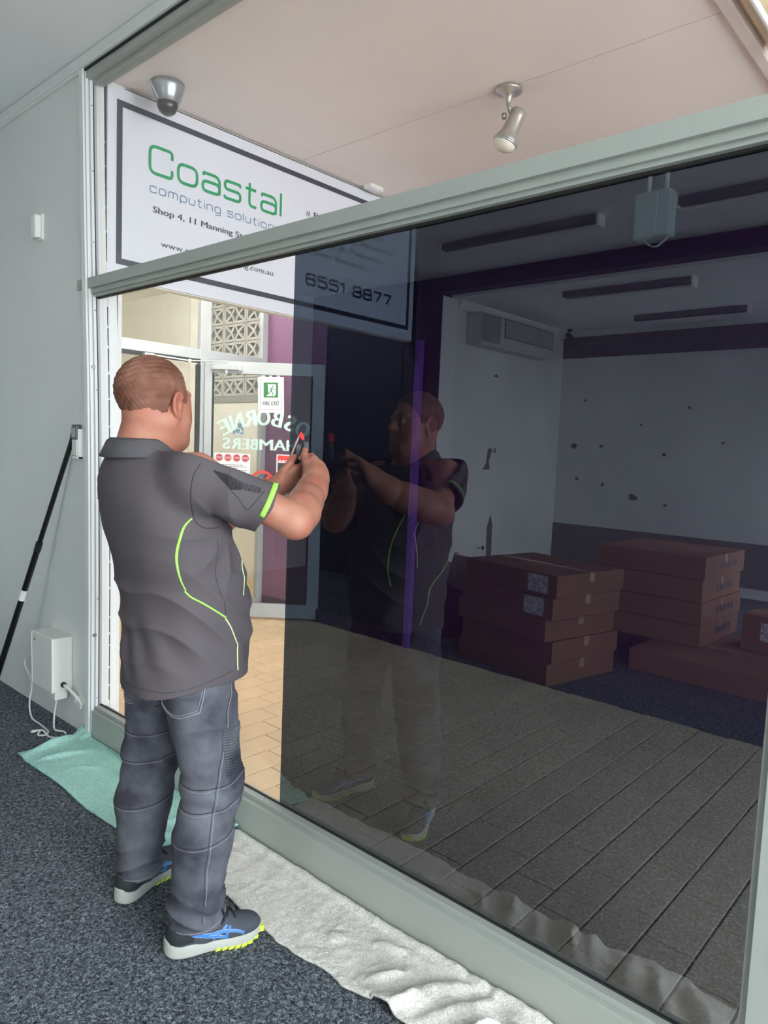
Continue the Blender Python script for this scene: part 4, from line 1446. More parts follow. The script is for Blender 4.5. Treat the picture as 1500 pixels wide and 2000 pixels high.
m_skin = skin_material()
m_hair = material('reddish_brown_hair', S(108, 71, 56), 0.65, 0, 0.2, var=(18, 0.0, 0.35, 0.7), col2=S(144, 102, 86), bump=(300, 0.7, 0.003))
m_shirt = material('charcoal_polo_fabric', S(90, 84, 88), 0.8, 0, 0.25, var=(5, 0.06), bump=(420, 0.15, 0.001))
m_lime = material('lime_piping', S(168, 236, 96), 0.6, var=(30, 0.05))
m_limey = material('lime_yellow_rubber', S(206, 232, 70), 0.55, var=(30, 0.06))
m_seam = material('dark_seam_thread', S(58, 54, 58), 0.8, var=(60, 0.1))
m_stripe = material('dark_rib_knit', S(50, 48, 54), 0.8, var=(60, 0.1))
m_jean = material('washed_grey_denim', S(104, 106, 114), 0.85, 0, 0.15, var=(7, 0.0, 0.40, 0.64), col2=S(62, 63, 72), bump=(380, 0.25, 0.001))
m_jeanl = material('pale_denim_stitch', S(146, 147, 154), 0.85, var=(40, 0.1))
m_jeand = material('dark_denim_seam', S(52, 53, 60), 0.85, var=(40, 0.1))
m_shoe = material('dark_grey_mesh_upper', S(74, 79, 86), 0.75, 0, 0.2, var=(30, 0.1), bump=(300, 0.35, 0.001))
m_shoeb = material('black_heel_panel', S(36, 42, 46), 0.7, var=(30, 0.1))
m_sole = material('worn_white_midsole', S(178, 180, 173), 0.65, var=(9, 0.12), bump=(60, 0.15, 0.002))
m_sblue = material('blue_shoe_print', S(64, 124, 206), 0.5, var=(30, 0.06))
m_spale = material('pale_blue_outline', S(150, 190, 226), 0.5, var=(30, 0.06))
m_lace = material('black_lace', S(26, 27, 30), 0.75, var=(60, 0.1))
m_sock = material('pale_sock', S(214, 212, 226), 0.85, var=(60, 0.06))
m_eye = material('eye_white', S(232, 228, 222), 0.2, var=(40, 0.05))
m_gold = material('gold_ring', S(232, 190, 120), 0.2, 0.9, var=(20, 0.05))

man = empty('person', (-1.90, -0.43, 0.0), 'man in charcoal polo shirt and grey jeans reaching both hands to the window', 'person')


def mkid(name, me, parent=None):
    o = link(name, me)
    p = parent or man
    o.parent = p
    o.matrix_parent_inverse = p.matrix_world.inverted()
    return o


V3 = lambda *a: np.array(a, float)
HO = V3(-1.886, -0.536, 1.600)          # middle of the head
hy = math.radians(14)                  # turned a little to his right
HX = V3(math.cos(hy), math.sin(hy), 0)
HYv = V3(-math.sin(hy), math.cos(hy), 0)
HR = np.stack([HX, HYv, V3(0, 0, 1)], 1)
hp = lambda x, y, z: HO + HR @ V3(x, y, z)
SHR, ELR, WRR = V3(-1.705, -0.515, 1.405), V3(-1.552, -0.283, 1.282), V3(-1.668, -0.118, 1.358)
SHL, ELL, WRL = V3(-2.066, -0.512, 1.380), V3(-2.060, -0.270, 1.205), V3(-1.872, -0.135, 1.335)
NB = V3(-1.912, -0.575, 1.435)


def head_prims(F, ears=True):
    F.ell(hp(0, -.016, .036), (.081, .104, .091), .0, HR)
    F.ell(hp(0, .032, -.030), (.068, .072, .098), .03, HR)
    for s in (1, -1):
        F.cone(hp(.060 * s, -.008, -.052), hp(.022 * s, .074, -.104), .031, .027, .03)
        F.ell(hp(.046 * s, .050, -.040), (.030, .034, .038), .03, HR)
        F.ell(hp(.060 * s, .030, .005), (.022, .035, .030), .03, HR)
    F.ell(hp(0, .086, -.100), (.026, .022, .022), .02, HR)
    F.ell(hp(0, .030, -.098), (.058, .060, .034), .04, HR)


FB = Field((-2.32, -0.76, 0.03), (-1.44, 0.03, 1.75), 0.0038)
head_prims(FB)
for s in (1, -1):
    FB.ell(hp(.033 * s, .104, .010), (.017, .016, .012), .012, HR, 'sub')
    FB.cone(hp(.012 * s, .096, .030), hp(.050 * s, .078, .030), .010, .009, .015)
    FB.ell(hp(.034 * s, .088, .0165), (.0150, .0125, .0085), .004, HR)
    FB.ell(hp(.034 * s, .087, .0010), (.0145, .0125, .0070), .004, HR)
    FB.ell(hp(.013 * s, .106, -.024), (.010, .012, .009), .008, HR)
    # ear: flap, rim, hollow, lobe
    er = math.radians(8)
    ex = HR @ np.array([[math.cos(er), -math.sin(er) * s, 0], [math.sin(er) * s, math.cos(er), 0], [0, 0, 1]])
    ec = hp(.0885 * s, -.006, -.004)
    FB.ell(ec, (.0075, .022, .034), .010, ex)
    pts = [ec + ex @ V3(.005 * s, .018 * math.cos(a), .031 * math.sin(a)) for a in np.linspace(-2.0 + math.pi, 1.2 + math.pi + 1.2, 14)] if False else [ec + ex @ V3(.0065 * s, -.0205 * math.sin(a), .032 * math.cos(a)) for a in np.linspace(-0.9, 3.0, 14)]
    for a, b in zip(pts, pts[1:]):
        FB.cone(a, b, .0048, .0048, .002)
    FB.ell(ec + ex @ V3(.011 * s, .004, .000), (.0105, .0105, .020), .003, ex, 'sub')
    FB.ell(ec + ex @ V3(.003 * s, .008, -.030), (.007, .010, .011), .006, ex)
FB.cone(hp(0, .094, .026), hp(0, .121, -.020), .009, .0135, .014)
FB.cone(hp(-.024, .096, -.056), hp(.024, .096, -.056), .008, .008, .008)
FB.cone(hp(-.020, .096, -.068), hp(.020, .096, -.068), .0085, .0085, .008)
# neck and hidden trunk
FB.cone(hp(0, -.028, -.050), NB, .066, .072, .035)
FB.cone(hp(0, .005, -.080), NB + V3(0, .04, -.02), .060, .066, .035)
TR = [(0.84, -1.862, -.455, .150, .145, .130), (0.95, -1.866, -.45, .165, .165, .130), (1.08, -1.89, -.465, .195, .165, .130), (1.2, -1.90, -.485, .20, .14, .135),
      (1.3, -1.905, -.505, .20, .12, .135), (1.38, -1.91, -.53, .185, .09, .11), (1.43, -1.91, -.55, .13, .07, .08)]
FB.stack(TR, .03)
for sh in (SHR, SHL):
    FB.cone(NB + V3(0, 0, -.03), sh, .052, .058, .03)
# arms
FB.cone(SHR, ELR, .052, .049, .03)
FB.cone(SHL, ELL, .052, .049, .03)


def forearm(E, W, up):
    d = W - E
    FB.cone(E, E + d * .28, .047, .054, .03)
    FB.cone(E + d * .28, E + d * .62, .054, .044, .03)
    FB.cone(E + d * .62, W, .045, .039, .04)
    FB.ell(E - d / np.linalg.norm(d) * .012, (.040, .040, .038), .02)


forearm(ELR, WRR, V3(0, 0, 1))
forearm(ELL, WRL, V3(0, 0, 1))


def chain(pts, r0, r1, k0=.008):
    n = len(pts) - 1
    for i in range(n):
        ra, rb = r0 + (r1 - r0) * i / n, r0 + (r1 - r0) * (i + 1) / n
        FB.cone(pts[i], pts[i + 1], ra, rb, k0 if i == 0 else .004)
        if i:
            FB.ell(pts[i], (ra * 1.06,) * 3, .002)


# right hand: closed round the handle of the tool, thumb on top
kn = [V3(-1.738, -.052, 1.452), V3(-1.710, -.047, 1.432), V3(-1.692, -.050, 1.409), V3(-1.684, -.060, 1.384)]
for q in kn:
    FB.cone(WRR + (q - WRR) * .02 + (WRR - ELR) * -.06, q, .034, .0145, .03)
FB.ell((WRR + kn[1]) / 2 + V3(-.006, .0, .002), (.030, .032, .034), .02)
LEN = ((.044, .027, .022), (.047, .030, .023), (.044, .028, .022), (.035, .022, .019))
for i, q in enumerate(kn):
    l0, l1, l2 = LEN[i]
    d0 = V3(-.74, .50, .22 - .12 * i)
    d1 = V3(-.62, -.62, -.10)
    d2 = V3(.30, -.88, -.22)
    d0, d1, d2 = [d / np.linalg.norm(d) for d in (d0, d1, d2)]
    p1 = q + d0 * l0
    p2 = p1 + d1 * l1
    p3 = p2 + d2 * l2
    chain([q, p1, p2, p3], .0115 - .0006 * i, .0078)
chain([WRR + V3(-.022, .010, .022), V3(-1.742, -.078, 1.438), V3(-1.772, -.062, 1.462), V3(-1.790, -.044, 1.482)], .0165, .0098, .016)
# left hand: cupped under the right, steadying the tool
PL = V3(-1.842, -.098, 1.378)
kl = [V3(-1.816, -.060, 1.418), V3(-1.822, -.046, 1.402), V3(-1.834, -.040, 1.382), V3(-1.850, -.044, 1.364)]
for q in kl:
    FB.cone(WRL + (q - WRL) * .05, q, .026, .014, .018)
FB.ell((WRL + kl[1]) / 2, (.028, .032, .028), .02)
for i, q in enumerate(kl):
    l0, l1, l2 = LEN[i]
    d0 = V3(.52, .58, .40 - .10 * i)
    d1 = V3(.78, -.20, .25)
    d2 = V3(.30, -.72, .25)
    d0, d1, d2 = [d / np.linalg.norm(d) for d in (d0, d1, d2)]
    p1 = q + d0 * l0 * .9
    p2 = p1 + d1 * l1 * .9
    p3 = p2 + d2 * l2 * .9
    chain([q, p1, p2, p3], .0112 - .0006 * i, .0078)
chain([WRL + V3(.010, .018, .020), V3(-1.832, -.100, 1.408), V3(-1.822, -.080, 1.436), V3(-1.826, -.058, 1.458)], .0160, .0098, .016)
# legs, hidden in the jeans
HPR, KNR, ANR = V3(-1.790, -.455, .88), V3(-1.728, -.425, .49), V3(-1.722, -.487, .09)
HPL, KNL, ANL = V3(-1.950, -.455, .88), V3(-2.045, -.440, .49), V3(-2.062, -.478, .09)
for h, k_, a in ((HPR, KNR, ANR), (HPL, KNL, ANL)):
    FB.cone(h, k_, .075, .058, .03)
    FB.cone(k_, a, .055, .036, .03)
body = mkid('body', FB.mesh('body', m_skin))
del FB

for s in (1, -1):
    c = hp(.034 * s, .0875, .0095)
    e = mkid('eye', MB().lathe([(0.0005, .0115), (.005, .0105), (.009, .007), (.0112, .001), (.009, -.006), (.001, -.011)], c, HYv, 14).mesh('eye', m_eye, True))
    c2 = Vector(c) + Vector(HYv) * .0112
    mkid('iris', MB().lathe([(.0048, -.001), (.0046, .0007), (.001, .0013)], c2, HYv, 14).mesh('iris', material('grey_blue_iris', S(70, 84, 92), 0.15, var=(80, 0.2)), True), e)
for s in (1, -1):
    mkid('eyebrow', MB().tube([hp(.014 * s, .1045, .030), hp(.030 * s, .103, .036), hp(.048 * s, .0905, .032)], [.0035, .0042, .002], 8).mesh('eyebrow', m_hair, True))

# cropped hair, receding at the temples
FH = Field(HO - .165, HO + .165, 0.0030)
head_prims(FH)
sl, X, Y, Z = FH.win(HO - 1, HO + 1)
lx = (X - HO[0]) * HX[0] + (Y - HO[1]) * HX[1]
ly = (X - HO[0]) * HYv[0] + (Y - HO[1]) * HYv[1]
lz = Z - HO[2]
zl = np.interp(ly, [-.13, -.09, -.065, -.045, -.032, -.022, -.012, -.002, .010, .020, .034, .046, .060, .075, .10],
               [-.094, -.092, -.084, -.066, -.044, -.016, .016, .034, .022, .0, .004, .040, .072, .084, .090])
zl = zl + .002 * np.sin(ly * 310) + .002 * np.sin(lx * 260 + 1.0)
ab = np.clip((lz - zl) / .035, 0, 1)
nz = .0012 * np.sin(X * 310 + Y * 170) * np.sin(Z * 290 + Y * 120) + .0010 * np.sin(X * 170 - Z * 330)
FH.D = np.maximum(FH.D - .0008 - .0058 * ab ** .8 - nz * ab, (zl - lz) * .8).astype(np.float32)
mkid('hair', FH.mesh('hair', m_hair))
del FH

# ------------------------------------------------------------------ polo shirt
FS = Field((-2.34, -0.80, 0.70), (-1.46, -0.18, 1.56), 0.0042)
SR = [(0.70, -1.860, -.450, .182, .190, .172), (0.84, -1.861, -.450, .186, .194, .168), (0.95, -1.865, -.450, .196, .202, .158), (1.06, -1.871, -.460, .206, .200, .154), (1.16, -1.880, -.475, .213, .180, .157),
      (1.26, -1.888, -.495, .212, .155, .163), (1.34, -1.896, -.515, .200, .128, .155), (1.40, -1.905, -.535, .168, .100, .128), (1.445, -1.912, -.555, .105, .082, .094), (1.50, -1.912, -.565, .085, .078, .080)]
FS.stack(SR, .0)
FS.cone(NB + V3(.03, 0, -.035), SHR + V3(-.01, -.004, .000), .060, .078, .05)
FS.cone(NB + V3(-.03, 0, -.035), SHL + V3(.01, -.004, .000), .060, .078, .05)
dR, dL = ELR - SHR, ELL - SHL
FS2 = Field((-2.34, -0.80, 0.70), (-1.46, -0.18, 1.56), 0.0042)
for Sx, dx in ((SHR, dR), (SHL, dL)):
    FS2.cone(Sx, Sx + dx * .40, .086, .080, .0)
    FS2.cone(Sx + dx * .35, Sx + dx * 1.1, .080, .076, .02)
sl, X, Y, Z = FS.win((-9, -9, -9), (9, 9, 9))
th = np.arctan2(Y + .47, X + 1.89)
# folds: drapes round the waist, pulls from the armpits, creases on the sleeves
wv = np.exp(-((Z - 1.00) / .13) ** 2)
cr = lambda p: 1.6 * (1 - np.abs(np.sin(p * .5)) ** .7) - .55      # narrow crests, broad hollows
fold = .0080 * wv * cr(62 * Z + 5.0 * np.sin(1.4 * th + .6) + 2.0 * np.sin(3.1 * th))
fold = fold + .0042 * np.exp(-((Z - .90) / .07) ** 2) * np.sin(11 * th + 25 * Z)
for A in (V3(-1.690, -.43, 1.255), V3(-2.12, -.43, 1.24)):
    rx, ry, rz = X - A[0], Y - A[1], Z - A[2]
    rr = np.sqrt(rx * rx + ry * ry + rz * rz)
    fold = fold + .0065 * np.clip(np.sqrt(rz * rz + (ry - rx * .3) ** 2) / .09, 0, 1) ** 2 * np.exp(-((rr - .10) / .09) ** 2) * cr(9 * np.arctan2(rz, ry - rx * .3) + 12 * rr)
for Sx, dx in ((SHR, dR), (SHL, dL)):
    L = np.linalg.norm(dx)
    u = dx / L
    t = (X - Sx[0]) * u[0] + (Y - Sx[1]) * u[1] + (Z - Sx[2]) * u[2]
    px, py, pz = X - Sx[0] - t * u[0], Y - Sx[1] - t * u[1], Z - Sx[2] - t * u[2]
    ph = np.arctan2(pz, px * u[1] - py * u[0])
    near = np.exp(-((np.sqrt(px * px + py * py + pz * pz) - .08) / .03) ** 2) * np.clip(t / .05, 0, 1)
    fold = fold + .0052 * near * cr(48 * t + 2.6 * np.sin(ph + .8))
fold = fold + .0022 * np.sin(17 * X + 23 * Z + 1) * np.sin(21 * Y - 13 * Z) + .0012 * np.sin(44 * X - 31 * Z) * np.sin(37 * Y + 29 * Z)
cut = FS2.D.copy()
for Sx, dx in ((SHR, dR), (SHL, dL)):
    L = np.linalg.norm(dx)
    u = dx / L
    t = (X - Sx[0]) * u[0] + (Y - Sx[1]) * u[1] + (Z - Sx[2]) * u[2]
    sd = (X > -1.9) if Sx[0] > -1.9 else (X <= -1.9)
    cut = np.where(sd, np.maximum(cut, t - .70 * L), cut).astype(np.float32)
D = smin(FS.D, cut, .04) - fold.astype(np.float32)
Di = smin(FS.D, FS2.D, .04) - fold.astype(np.float32)
shell = np.maximum(D, -(Di + .0095))
del FS2, cut, Di
# hem, lower at the back
hem = .800 - .034 * np.clip(-(Y + .45) / .16, 0, 1) ** 1.5
shell = np.maximum(shell, hem - Z)
# neck opening tilted to the front
shell = np.maximum(shell, (Z - 1.462) * .95 + (Y + .56) * .34)
FS.D = shell.astype(np.float32)
shirt_me = FS.mesh('polo_shirt', m_shirt)
del FS, D, shell
shirt = mkid('polo_shirt', shirt_me)

# ------------------------------------------------------------------ jeans
FJ = Field((-2.24, -0.68, 0.04), (-1.54, -0.22, 0.98), 0.0042)
FJ.stack([(0.80, -1.866, -.452, .160, .150, .140), (0.88, -1.866, -.452, .164, .158, .142), (0.96, -1.868, -.452, .168, .160, .138)], 0)
for h, k_, a, sg in ((HPR, KNR, ANR, 1), (HPL, KNL, ANL, -1)):
    FJ.cone(h + V3(0, -.012, -.03), h + (k_ - h) * .45, .104 if sg > 0 else .098, .098, .05)
    FJ.cone(h + (k_ - h) * .45, k_, .098, .086, .03)
    FJ.cone(k_, k_ + (a - k_) * .40 + V3(0, -.008, 0), .086, .084, .03)
    FJ.cone(k_ + (a - k_) * .40 + V3(0, -.008, 0), a + V3(0, .006, .04), .084, .076 if sg > 0 else .070, .03)
    FJ.cone(a + V3(0, .006, .04), a + V3(0, .018, -.03), .076 if sg > 0 else .070, .080 if sg > 0 else .074, .02)
sl, X, Y, Z = FJ.win((-9, -9, -9), (9, 9, 9))
side = np.where(X > -1.888, 1.0, -1.0)
cr = lambda p: 1.6 * (1 - np.abs(np.sin(p * .5)) ** .7) - .55
fj = .0040 * np.exp(-((Z - .47) / .09) ** 2) * np.sin(85 * Z + 3 * np.sin(30 * (Y + .45)) + side)
fj = fj + .0095 * np.exp(-((Z - .140) / .055) ** 2) * cr(105 * Z + 2.4 * np.sin(22 * (Y + .47) + 1.2 * side) + 18 * (X + 1.7) * side)
fj = fj + .0060 * np.exp(-((Z - .72) / .09) ** 2) * cr(60 * Z - 26 * (X + 1.8) + 10 * (Y + .5))
fj = fj + .0018 * np.sin(31 * X + 17 * Z) * np.sin(27 * Y - 21 * Z + 1)
D = FJ.D - fj.astype(np.float32)
D = np.maximum(D, -(D + .011))
cuff = .086 + .25 * np.clip(Y + .44, 0, .2)
FJ.D = np.maximum(np.maximum(D, cuff - Z), Z - .95).astype(np.float32)
jean_me = FJ.mesh('jeans', m_jean)
del FJ, D
jeans = mkid('jeans', jean_me)
# ------------------------------------------------------------------ shirt details
bs_ = bvh_of(shirt_me)


def push_out(p):
    """to just outside the shirt, away from the arm or trunk axis it lies on"""
    p = Vector(p)
    best = None
    for a_, b_ in ((SHR, ELR), (SHL, ELL)):
        a_, b_ = Vector(a_), Vector(b_)
        t = (p - a_).dot(b_ - a_) / (b_ - a_).length_squared
        if 0.12 < t < 1.0:
            q = a_ + (b_ - a_) * t
            if (p - q).length < .11 and (abs(p.x - a_.x) < .25) and (p.x > -1.66 or p.x < -2.12):
                best = q
    if best is None:
        best = Vector((-1.885, -.475, p.z))
    o = (p - best).normalized()
    h = bs_.ray_cast(p + o * .07, -o, .14)
    return h[0] if h[0] is not None else p


def on_shirt(name, pts, mat, r=None, wd=None, off=0.0, parent=shirt, step=.008, label=None):
    mb = MB()
    P = spline(pts, 6) if len(pts) > 2 else resample(pts, step)
    P = [push_out(p) for p in P]
    if r:
        surf_tube(mb, bs_, P, r, off)
    else:
        surf_ribbon(mb, bs_, P, wd, off)
    o = mkid(name, mb.mesh(name, mat, True), parent)
    if label:
        o['label'] = label
    return o


on_shirt('piping', [(-1.688, -0.537, 1.288), (-1.687, -0.561, 1.264), (-1.699, -0.569, 1.228), (-1.701, -0.575, 1.186), (-1.7, -0.572, 1.151), (-1.701, -0.56, 1.114), (-1.692, -0.55, 1.088)], m_lime, None, lambda t: .004 + .0035 * math.sin(math.pi * min(1, t * 1.1)), .0008, label='lime green piping')
on_shirt('piping', [(-1.693, -0.553, 1.086), (-1.681, -0.537, 1.068), (-1.669, -0.504, 1.048), (-1.665, -0.465, 1.022), (-1.666, -0.432, 1.0)], m_lime, None, .0048, .0008)
m_pale = material('pale_lime_piping', S(214, 240, 170), 0.6, var=(30, 0.05))
on_shirt('piping', [(-1.665, -0.433, 0.998), (-1.664, -0.406, 0.964), (-1.664, -0.392, 0.921), (-1.671, -0.379, 0.871), (-1.676, -0.368, 0.830)], m_pale, None, .0042, .0008, label='pale lime piping')
on_shirt('piping', [(-1.714, -0.375, 1.223), (-1.712, -0.352, 1.179), (-1.700, -0.350, 1.128), (-1.690, -0.350, 1.05)], m_pale, None, .0042, .0008)
# the same run on the left side and chest, seen in the mirror
on_shirt('piping', [(-1.755, -0.345, 1.25), (-1.775, -0.31, 1.18), (-1.782, -0.285, 1.10), (-1.775, -0.28, 1.03), (-1.765, -0.285, .98)], m_lime, None, .007, .0008)
on_shirt('piping', [(-2.06, -0.55, 1.27), (-2.08, -0.57, 1.18), (-2.07, -0.55, 1.09), (-2.075, -0.50, 1.02), (-2.075, -0.44, .93), (-2.07, -0.40, .83)], m_lime, None, .0048, .0008)
on_shirt('seam', [(-1.628, -0.552, 1.439), (-1.632, -0.571, 1.405), (-1.645, -0.57, 1.357), (-1.676, -0.544, 1.306), (-1.685, -0.523, 1.273), (-1.677, -0.495, 1.258), (-1.686, -0.455, 1.258)], m_seam, .0014)
on_shirt('seam', [(-1.674, -0.46, 1.228), (-1.672, -0.468, 1.174), (-1.664, -0.468, 1.131), (-1.662, -0.455, 1.072), (-1.667, -0.433, 1.009)], m_seam, .0011)
on_shirt('seam', [(-1.583, -0.488, 1.368), (-1.577, -0.482, 1.362), (-1.566, -0.468, 1.34), (-1.563, -0.448, 1.316), (-1.552, -0.427, 1.343), (-1.555, -0.398, 1.367)], m_seam, .0012)
on_shirt('seam', [(-1.583, -0.488, 1.370), (-1.600, -0.50, 1.395), (-1.615, -0.52, 1.42)], m_seam, .0012)
on_shirt('hem_stitch', [(-2.03, -0.60, .803), (-1.93, -0.625, .795), (-1.788, -0.612, 0.797), (-1.735, -0.587, 0.795), (-1.706, -0.565, 0.80), (-1.68, -0.525, 0.808), (-1.663, -0.455, 0.826), (-1.668, -0.39, 0.834)], m_seam, .0009)
tp_ = [(-1.616, -0.521, 1.424), (-1.603, -0.49, 1.41), (-1.573, -0.457, 1.393), (-1.559, -0.405, 1.374)]
bt_ = [(-1.615, -0.517, 1.416), (-1.583, -0.487, 1.371), (-1.574, -0.46, 1.372), (-1.553, -0.410, 1.360)]
lerp_path = lambda P, t: Vector(P[min(int(t * (len(P) - 1)), len(P) - 2)]).lerp(Vector(P[min(int(t * (len(P) - 1)), len(P) - 2) + 1]), t * (len(P) - 1) - min(int(t * (len(P) - 1)), len(P) - 2))
rb = MB()
for k in range(27):
    t = (k + .5) / 27
    surf_ribbon(rb, bs_, [push_out(p) for p in resample([lerp_path(tp_, t), lerp_path(bt_, max(0, t - .02))], .005)], .0028, .0010)
tag(mkid('shoulder_rib_panel', rb.mesh('shoulder_rib_panel', m_stripe), shirt), 'dark ribbed knit panel', kind='stuff')
# lime band along the sleeve hem
u_ = dR / np.linalg.norm(dR)
for (Sx, dx, a0, a1) in ((SHR, dR, -.35, 1.55), (SHL, dL, 1.2, 3.9)):
    u_ = dx / np.linalg.norm(dx)
    e1 = np.cross(u_, V3(0, 0, 1))
    e1 /= np.linalg.norm(e1)
    e2 = np.cross(e1, u_)
    lb = MB()
    V, F = [], []
    tt = np.linspace(a0, a1, 22)
    for a in tt:
        o = math.cos(a) * e1 + math.sin(a) * e2
        for c in (.650, .698):
            ctr = Sx + dx * c
            h_ = bs_.ray_cast(Vector(ctr + o * .16 - u_ * .003), Vector(-o))
            p = h_[0] if h_[0] is not None else Vector(ctr + o * .08)
            V.append(p + Vector(o) * .0016)
    for i in range(21):
        F.append((i * 2, i * 2 + 1, i * 2 + 3, i * 2 + 2))
    lb.add(V, F)
    o = mkid('sleeve_band', lb.mesh('sleeve_band', m_lime, True), shirt)
    o['label'] = 'lime green sleeve band'
    s_ = o.modifiers.new('thickness', 'SOLIDIFY')
    s_.thickness = .0012
    s_.offset = 0
# collar, folded over, open at the front
NC = V3(-1.910, -.558, 0)
V, F = [], []
A_ = np.linspace(math.radians(28), math.radians(332), 64)
prof = [(.0755, 1.435), (.0765, 1.470), (.0795, 1.492), (.0845, 1.495), (.091, 1.484), (.099, 1.462), (.107, 1.440)]
for a in A_:
    fwd = (1 + math.cos(a)) / 2
    dv = V3(math.sin(a) * 1.0, math.cos(a) * (1.0 + .10 * (math.cos(a) > 0)), 0)
    sd = abs(math.sin(a))
    for i, (r, z) in enumerate(prof):
        tipd = .020 * max(0, fwd - .75) / .25 * (i > 3) * (i - 3) / 3
        V.append(NC + dv * (r + .020 * sd * (i / 6) + tipd) + V3(0, 0, z - .078 * max(0, (fwd - .42) / .58) ** 1.3 - tipd * .8 + .006 * sd * (i > 3)))
n_ = len(prof)
for i in range(len(A_) - 1):
    for j in range(n_ - 1):
        F.append((i * n_ + j, i * n_ + j + 1, (i + 1) * n_ + j + 1, (i + 1) * n_ + j))
co = mkid('collar', MB().add(V, F).mesh('collar', material('collar_rib_knit', S(92, 90, 94), 0.85, 0, .2, var=(40, .06), bump=(500, .3, .001)), True), shirt)
s_ = co.modifiers.new('thickness', 'SOLIDIFY')
s_.thickness = .0035
on_shirt('collar_lining', [(-1.80, -.50, 1.468), (-1.785, -.465, 1.452), (-1.77, -.43, 1.435), (-1.765, -.40, 1.41)], m_black, None, lambda t: .016 - .006 * t, .004)

# ------------------------------------------------------------------ jeans details
bj = bvh_of(jean_me)


def leg_axis(z, side):
    h, k_, a = (HPR, KNR, ANR) if side > 0 else (HPL, KNL, ANL)
    if z > k_[2]:
        t = (z - k_[2]) / (h[2] - k_[2])
        return k_ + (h - k_) * t
    t = (z - a[2]) / (k_[2] - a[2])
    return a + (k_ - a) * t


def leg_ring(side, z0, sag, a0=0, a1=2 * math.pi, n=56, off=.001):
    out = []
    for a in np.linspace(a0, a1, n):
        z = z0 + sag * math.sin(a)
        c = leg_axis(z, side)
        o = V3(math.cos(a), math.sin(a), 0)
        h_ = bj.ray_cast(Vector((c[0], c[1], z)) + Vector(o) * .14, Vector(-o))
        if h_[0] is not None and (h_[0] - Vector((c[0], c[1], z))).length < .125:
            out.append(h_[0] + Vector(o) * off)
    return out


for side, zs in ((1, (.520, .450, .358)), (-1, (.600, .505, .355))):
    for z0 in zs:
        mkid('seam', MB().tube(leg_ring(side, z0, .016, off=.0002), .0014, 6).mesh('seam', m_jeand, True), jeans)
        mkid('stitching', MB().tube(leg_ring(side, z0 - .007, .016, off=.0001), .0008, 5).mesh('stitching', m_jeanl, True), jeans)
sidept = [(-1.685, -0.392, 0.80), (-1.659, -0.423, 0.724), (-1.654, -0.441, 0.608), (-1.646, -0.458, 0.54), (-1.648, -0.471, 0.452), (-1.641, -0.488, 0.355), (-1.648, -0.494, 0.277), (-1.649, -0.495, 0.2), (-1.652, -.50, .13), (-1.652, -.50, .085)]
mb = MB()
surf_tube(mb, bj, resample(sidept, .01), .0010, .0004)
mkid('side_seam', mb.mesh('side_seam', m_jeanl, True), jeans)
mb = MB()
surf_tube(mb, bj, resample([Vector(p) + Vector((-.002, -.006, 0)) for p in sidept], .01), .0010, .0003)
mkid('side_seam', mb.mesh('side_seam', m_jeand, True), jeans)
for side in (1, -1):
    mkid('cuff_stitch', MB().tube(leg_ring(side, .098, .010), .0013, 5).mesh('cuff_stitch', m_jeanl, True), jeans)
rbm = MB()
for k in range(19):
    z = .676 - k * .0078
    rbm.tube(leg_ring(1, z, -.012, -.08, .95, 16, -.0005), .0042, 6)
tag(mkid('thigh_rib_panel', rbm.mesh('thigh_rib_panel', m_jean, True), jeans), 'ribbed padded panel', kind='stuff')
for pk in ([(-1.800, -0.565, 0.80), (-1.798, -0.55, 0.735), (-1.786, -0.548, 0.722), (-1.756, -.548, .712), (-1.727, -0.543, 0.713), (-1.685, -0.503, 0.734), (-1.677, -0.492, 0.803)],
           [(-1.935, -0.535, 0.80), (-1.940, -0.533, 0.744), (-1.943, -0.531, 0.703), (-1.989, -0.552, 0.690), (-2.03, -0.55, .690), (-2.06, -.53, .70), (-2.065, -.52, .80)]):
    pp_ = MB()
    surf_tube(pp_, bj, resample(pk, .008), .0017, .001)
    surf_tube(pp_, bj, resample([Vector(p) + (Vector((sum(q[0] for q in pk) / 7, sum(q[1] for q in pk) / 7, .78)) - Vector(p)) * .10 for p in pk], .008), .0010, .0006)
    mkid('back_pocket', pp_.mesh('back_pocket', m_jeanl, True), jeans)
mkid('seat_seam', (lambda m_: (surf_tube(m_, bj, resample([(-1.868, -.60, .80), (-1.872, -.585, .74), (-1.878, -.54, .69)], .008), .0018, .0006), m_)[1])(MB()).mesh('seat_seam', m_jeand, True), jeans)

# ------------------------------------------------------------------ running shoes
YS = [-.146, -.143, -.135, -.120, -.095, -.060, -.020, .020, .055, .085, .108, .125, .137, .144, .146]
WO = [.004, .014, .025, .034, .039, .039, .039, .043, .047, .047, .041, .031, .020, .010, .003]
WI = [.004, .014, .025, .033, .037, .034, .032, .036, .041, .042, .038, .030, .020, .010, .003]
ZB = [.016, .012, .006, .001, .000, .000, .004, .003, .000, .000, .003, .009, .016, .022, .026]
ZT = [.062, .062, .060, .056, .050, .043, .039, .038, .037, .036, .036, .037, .040, .043, .044]


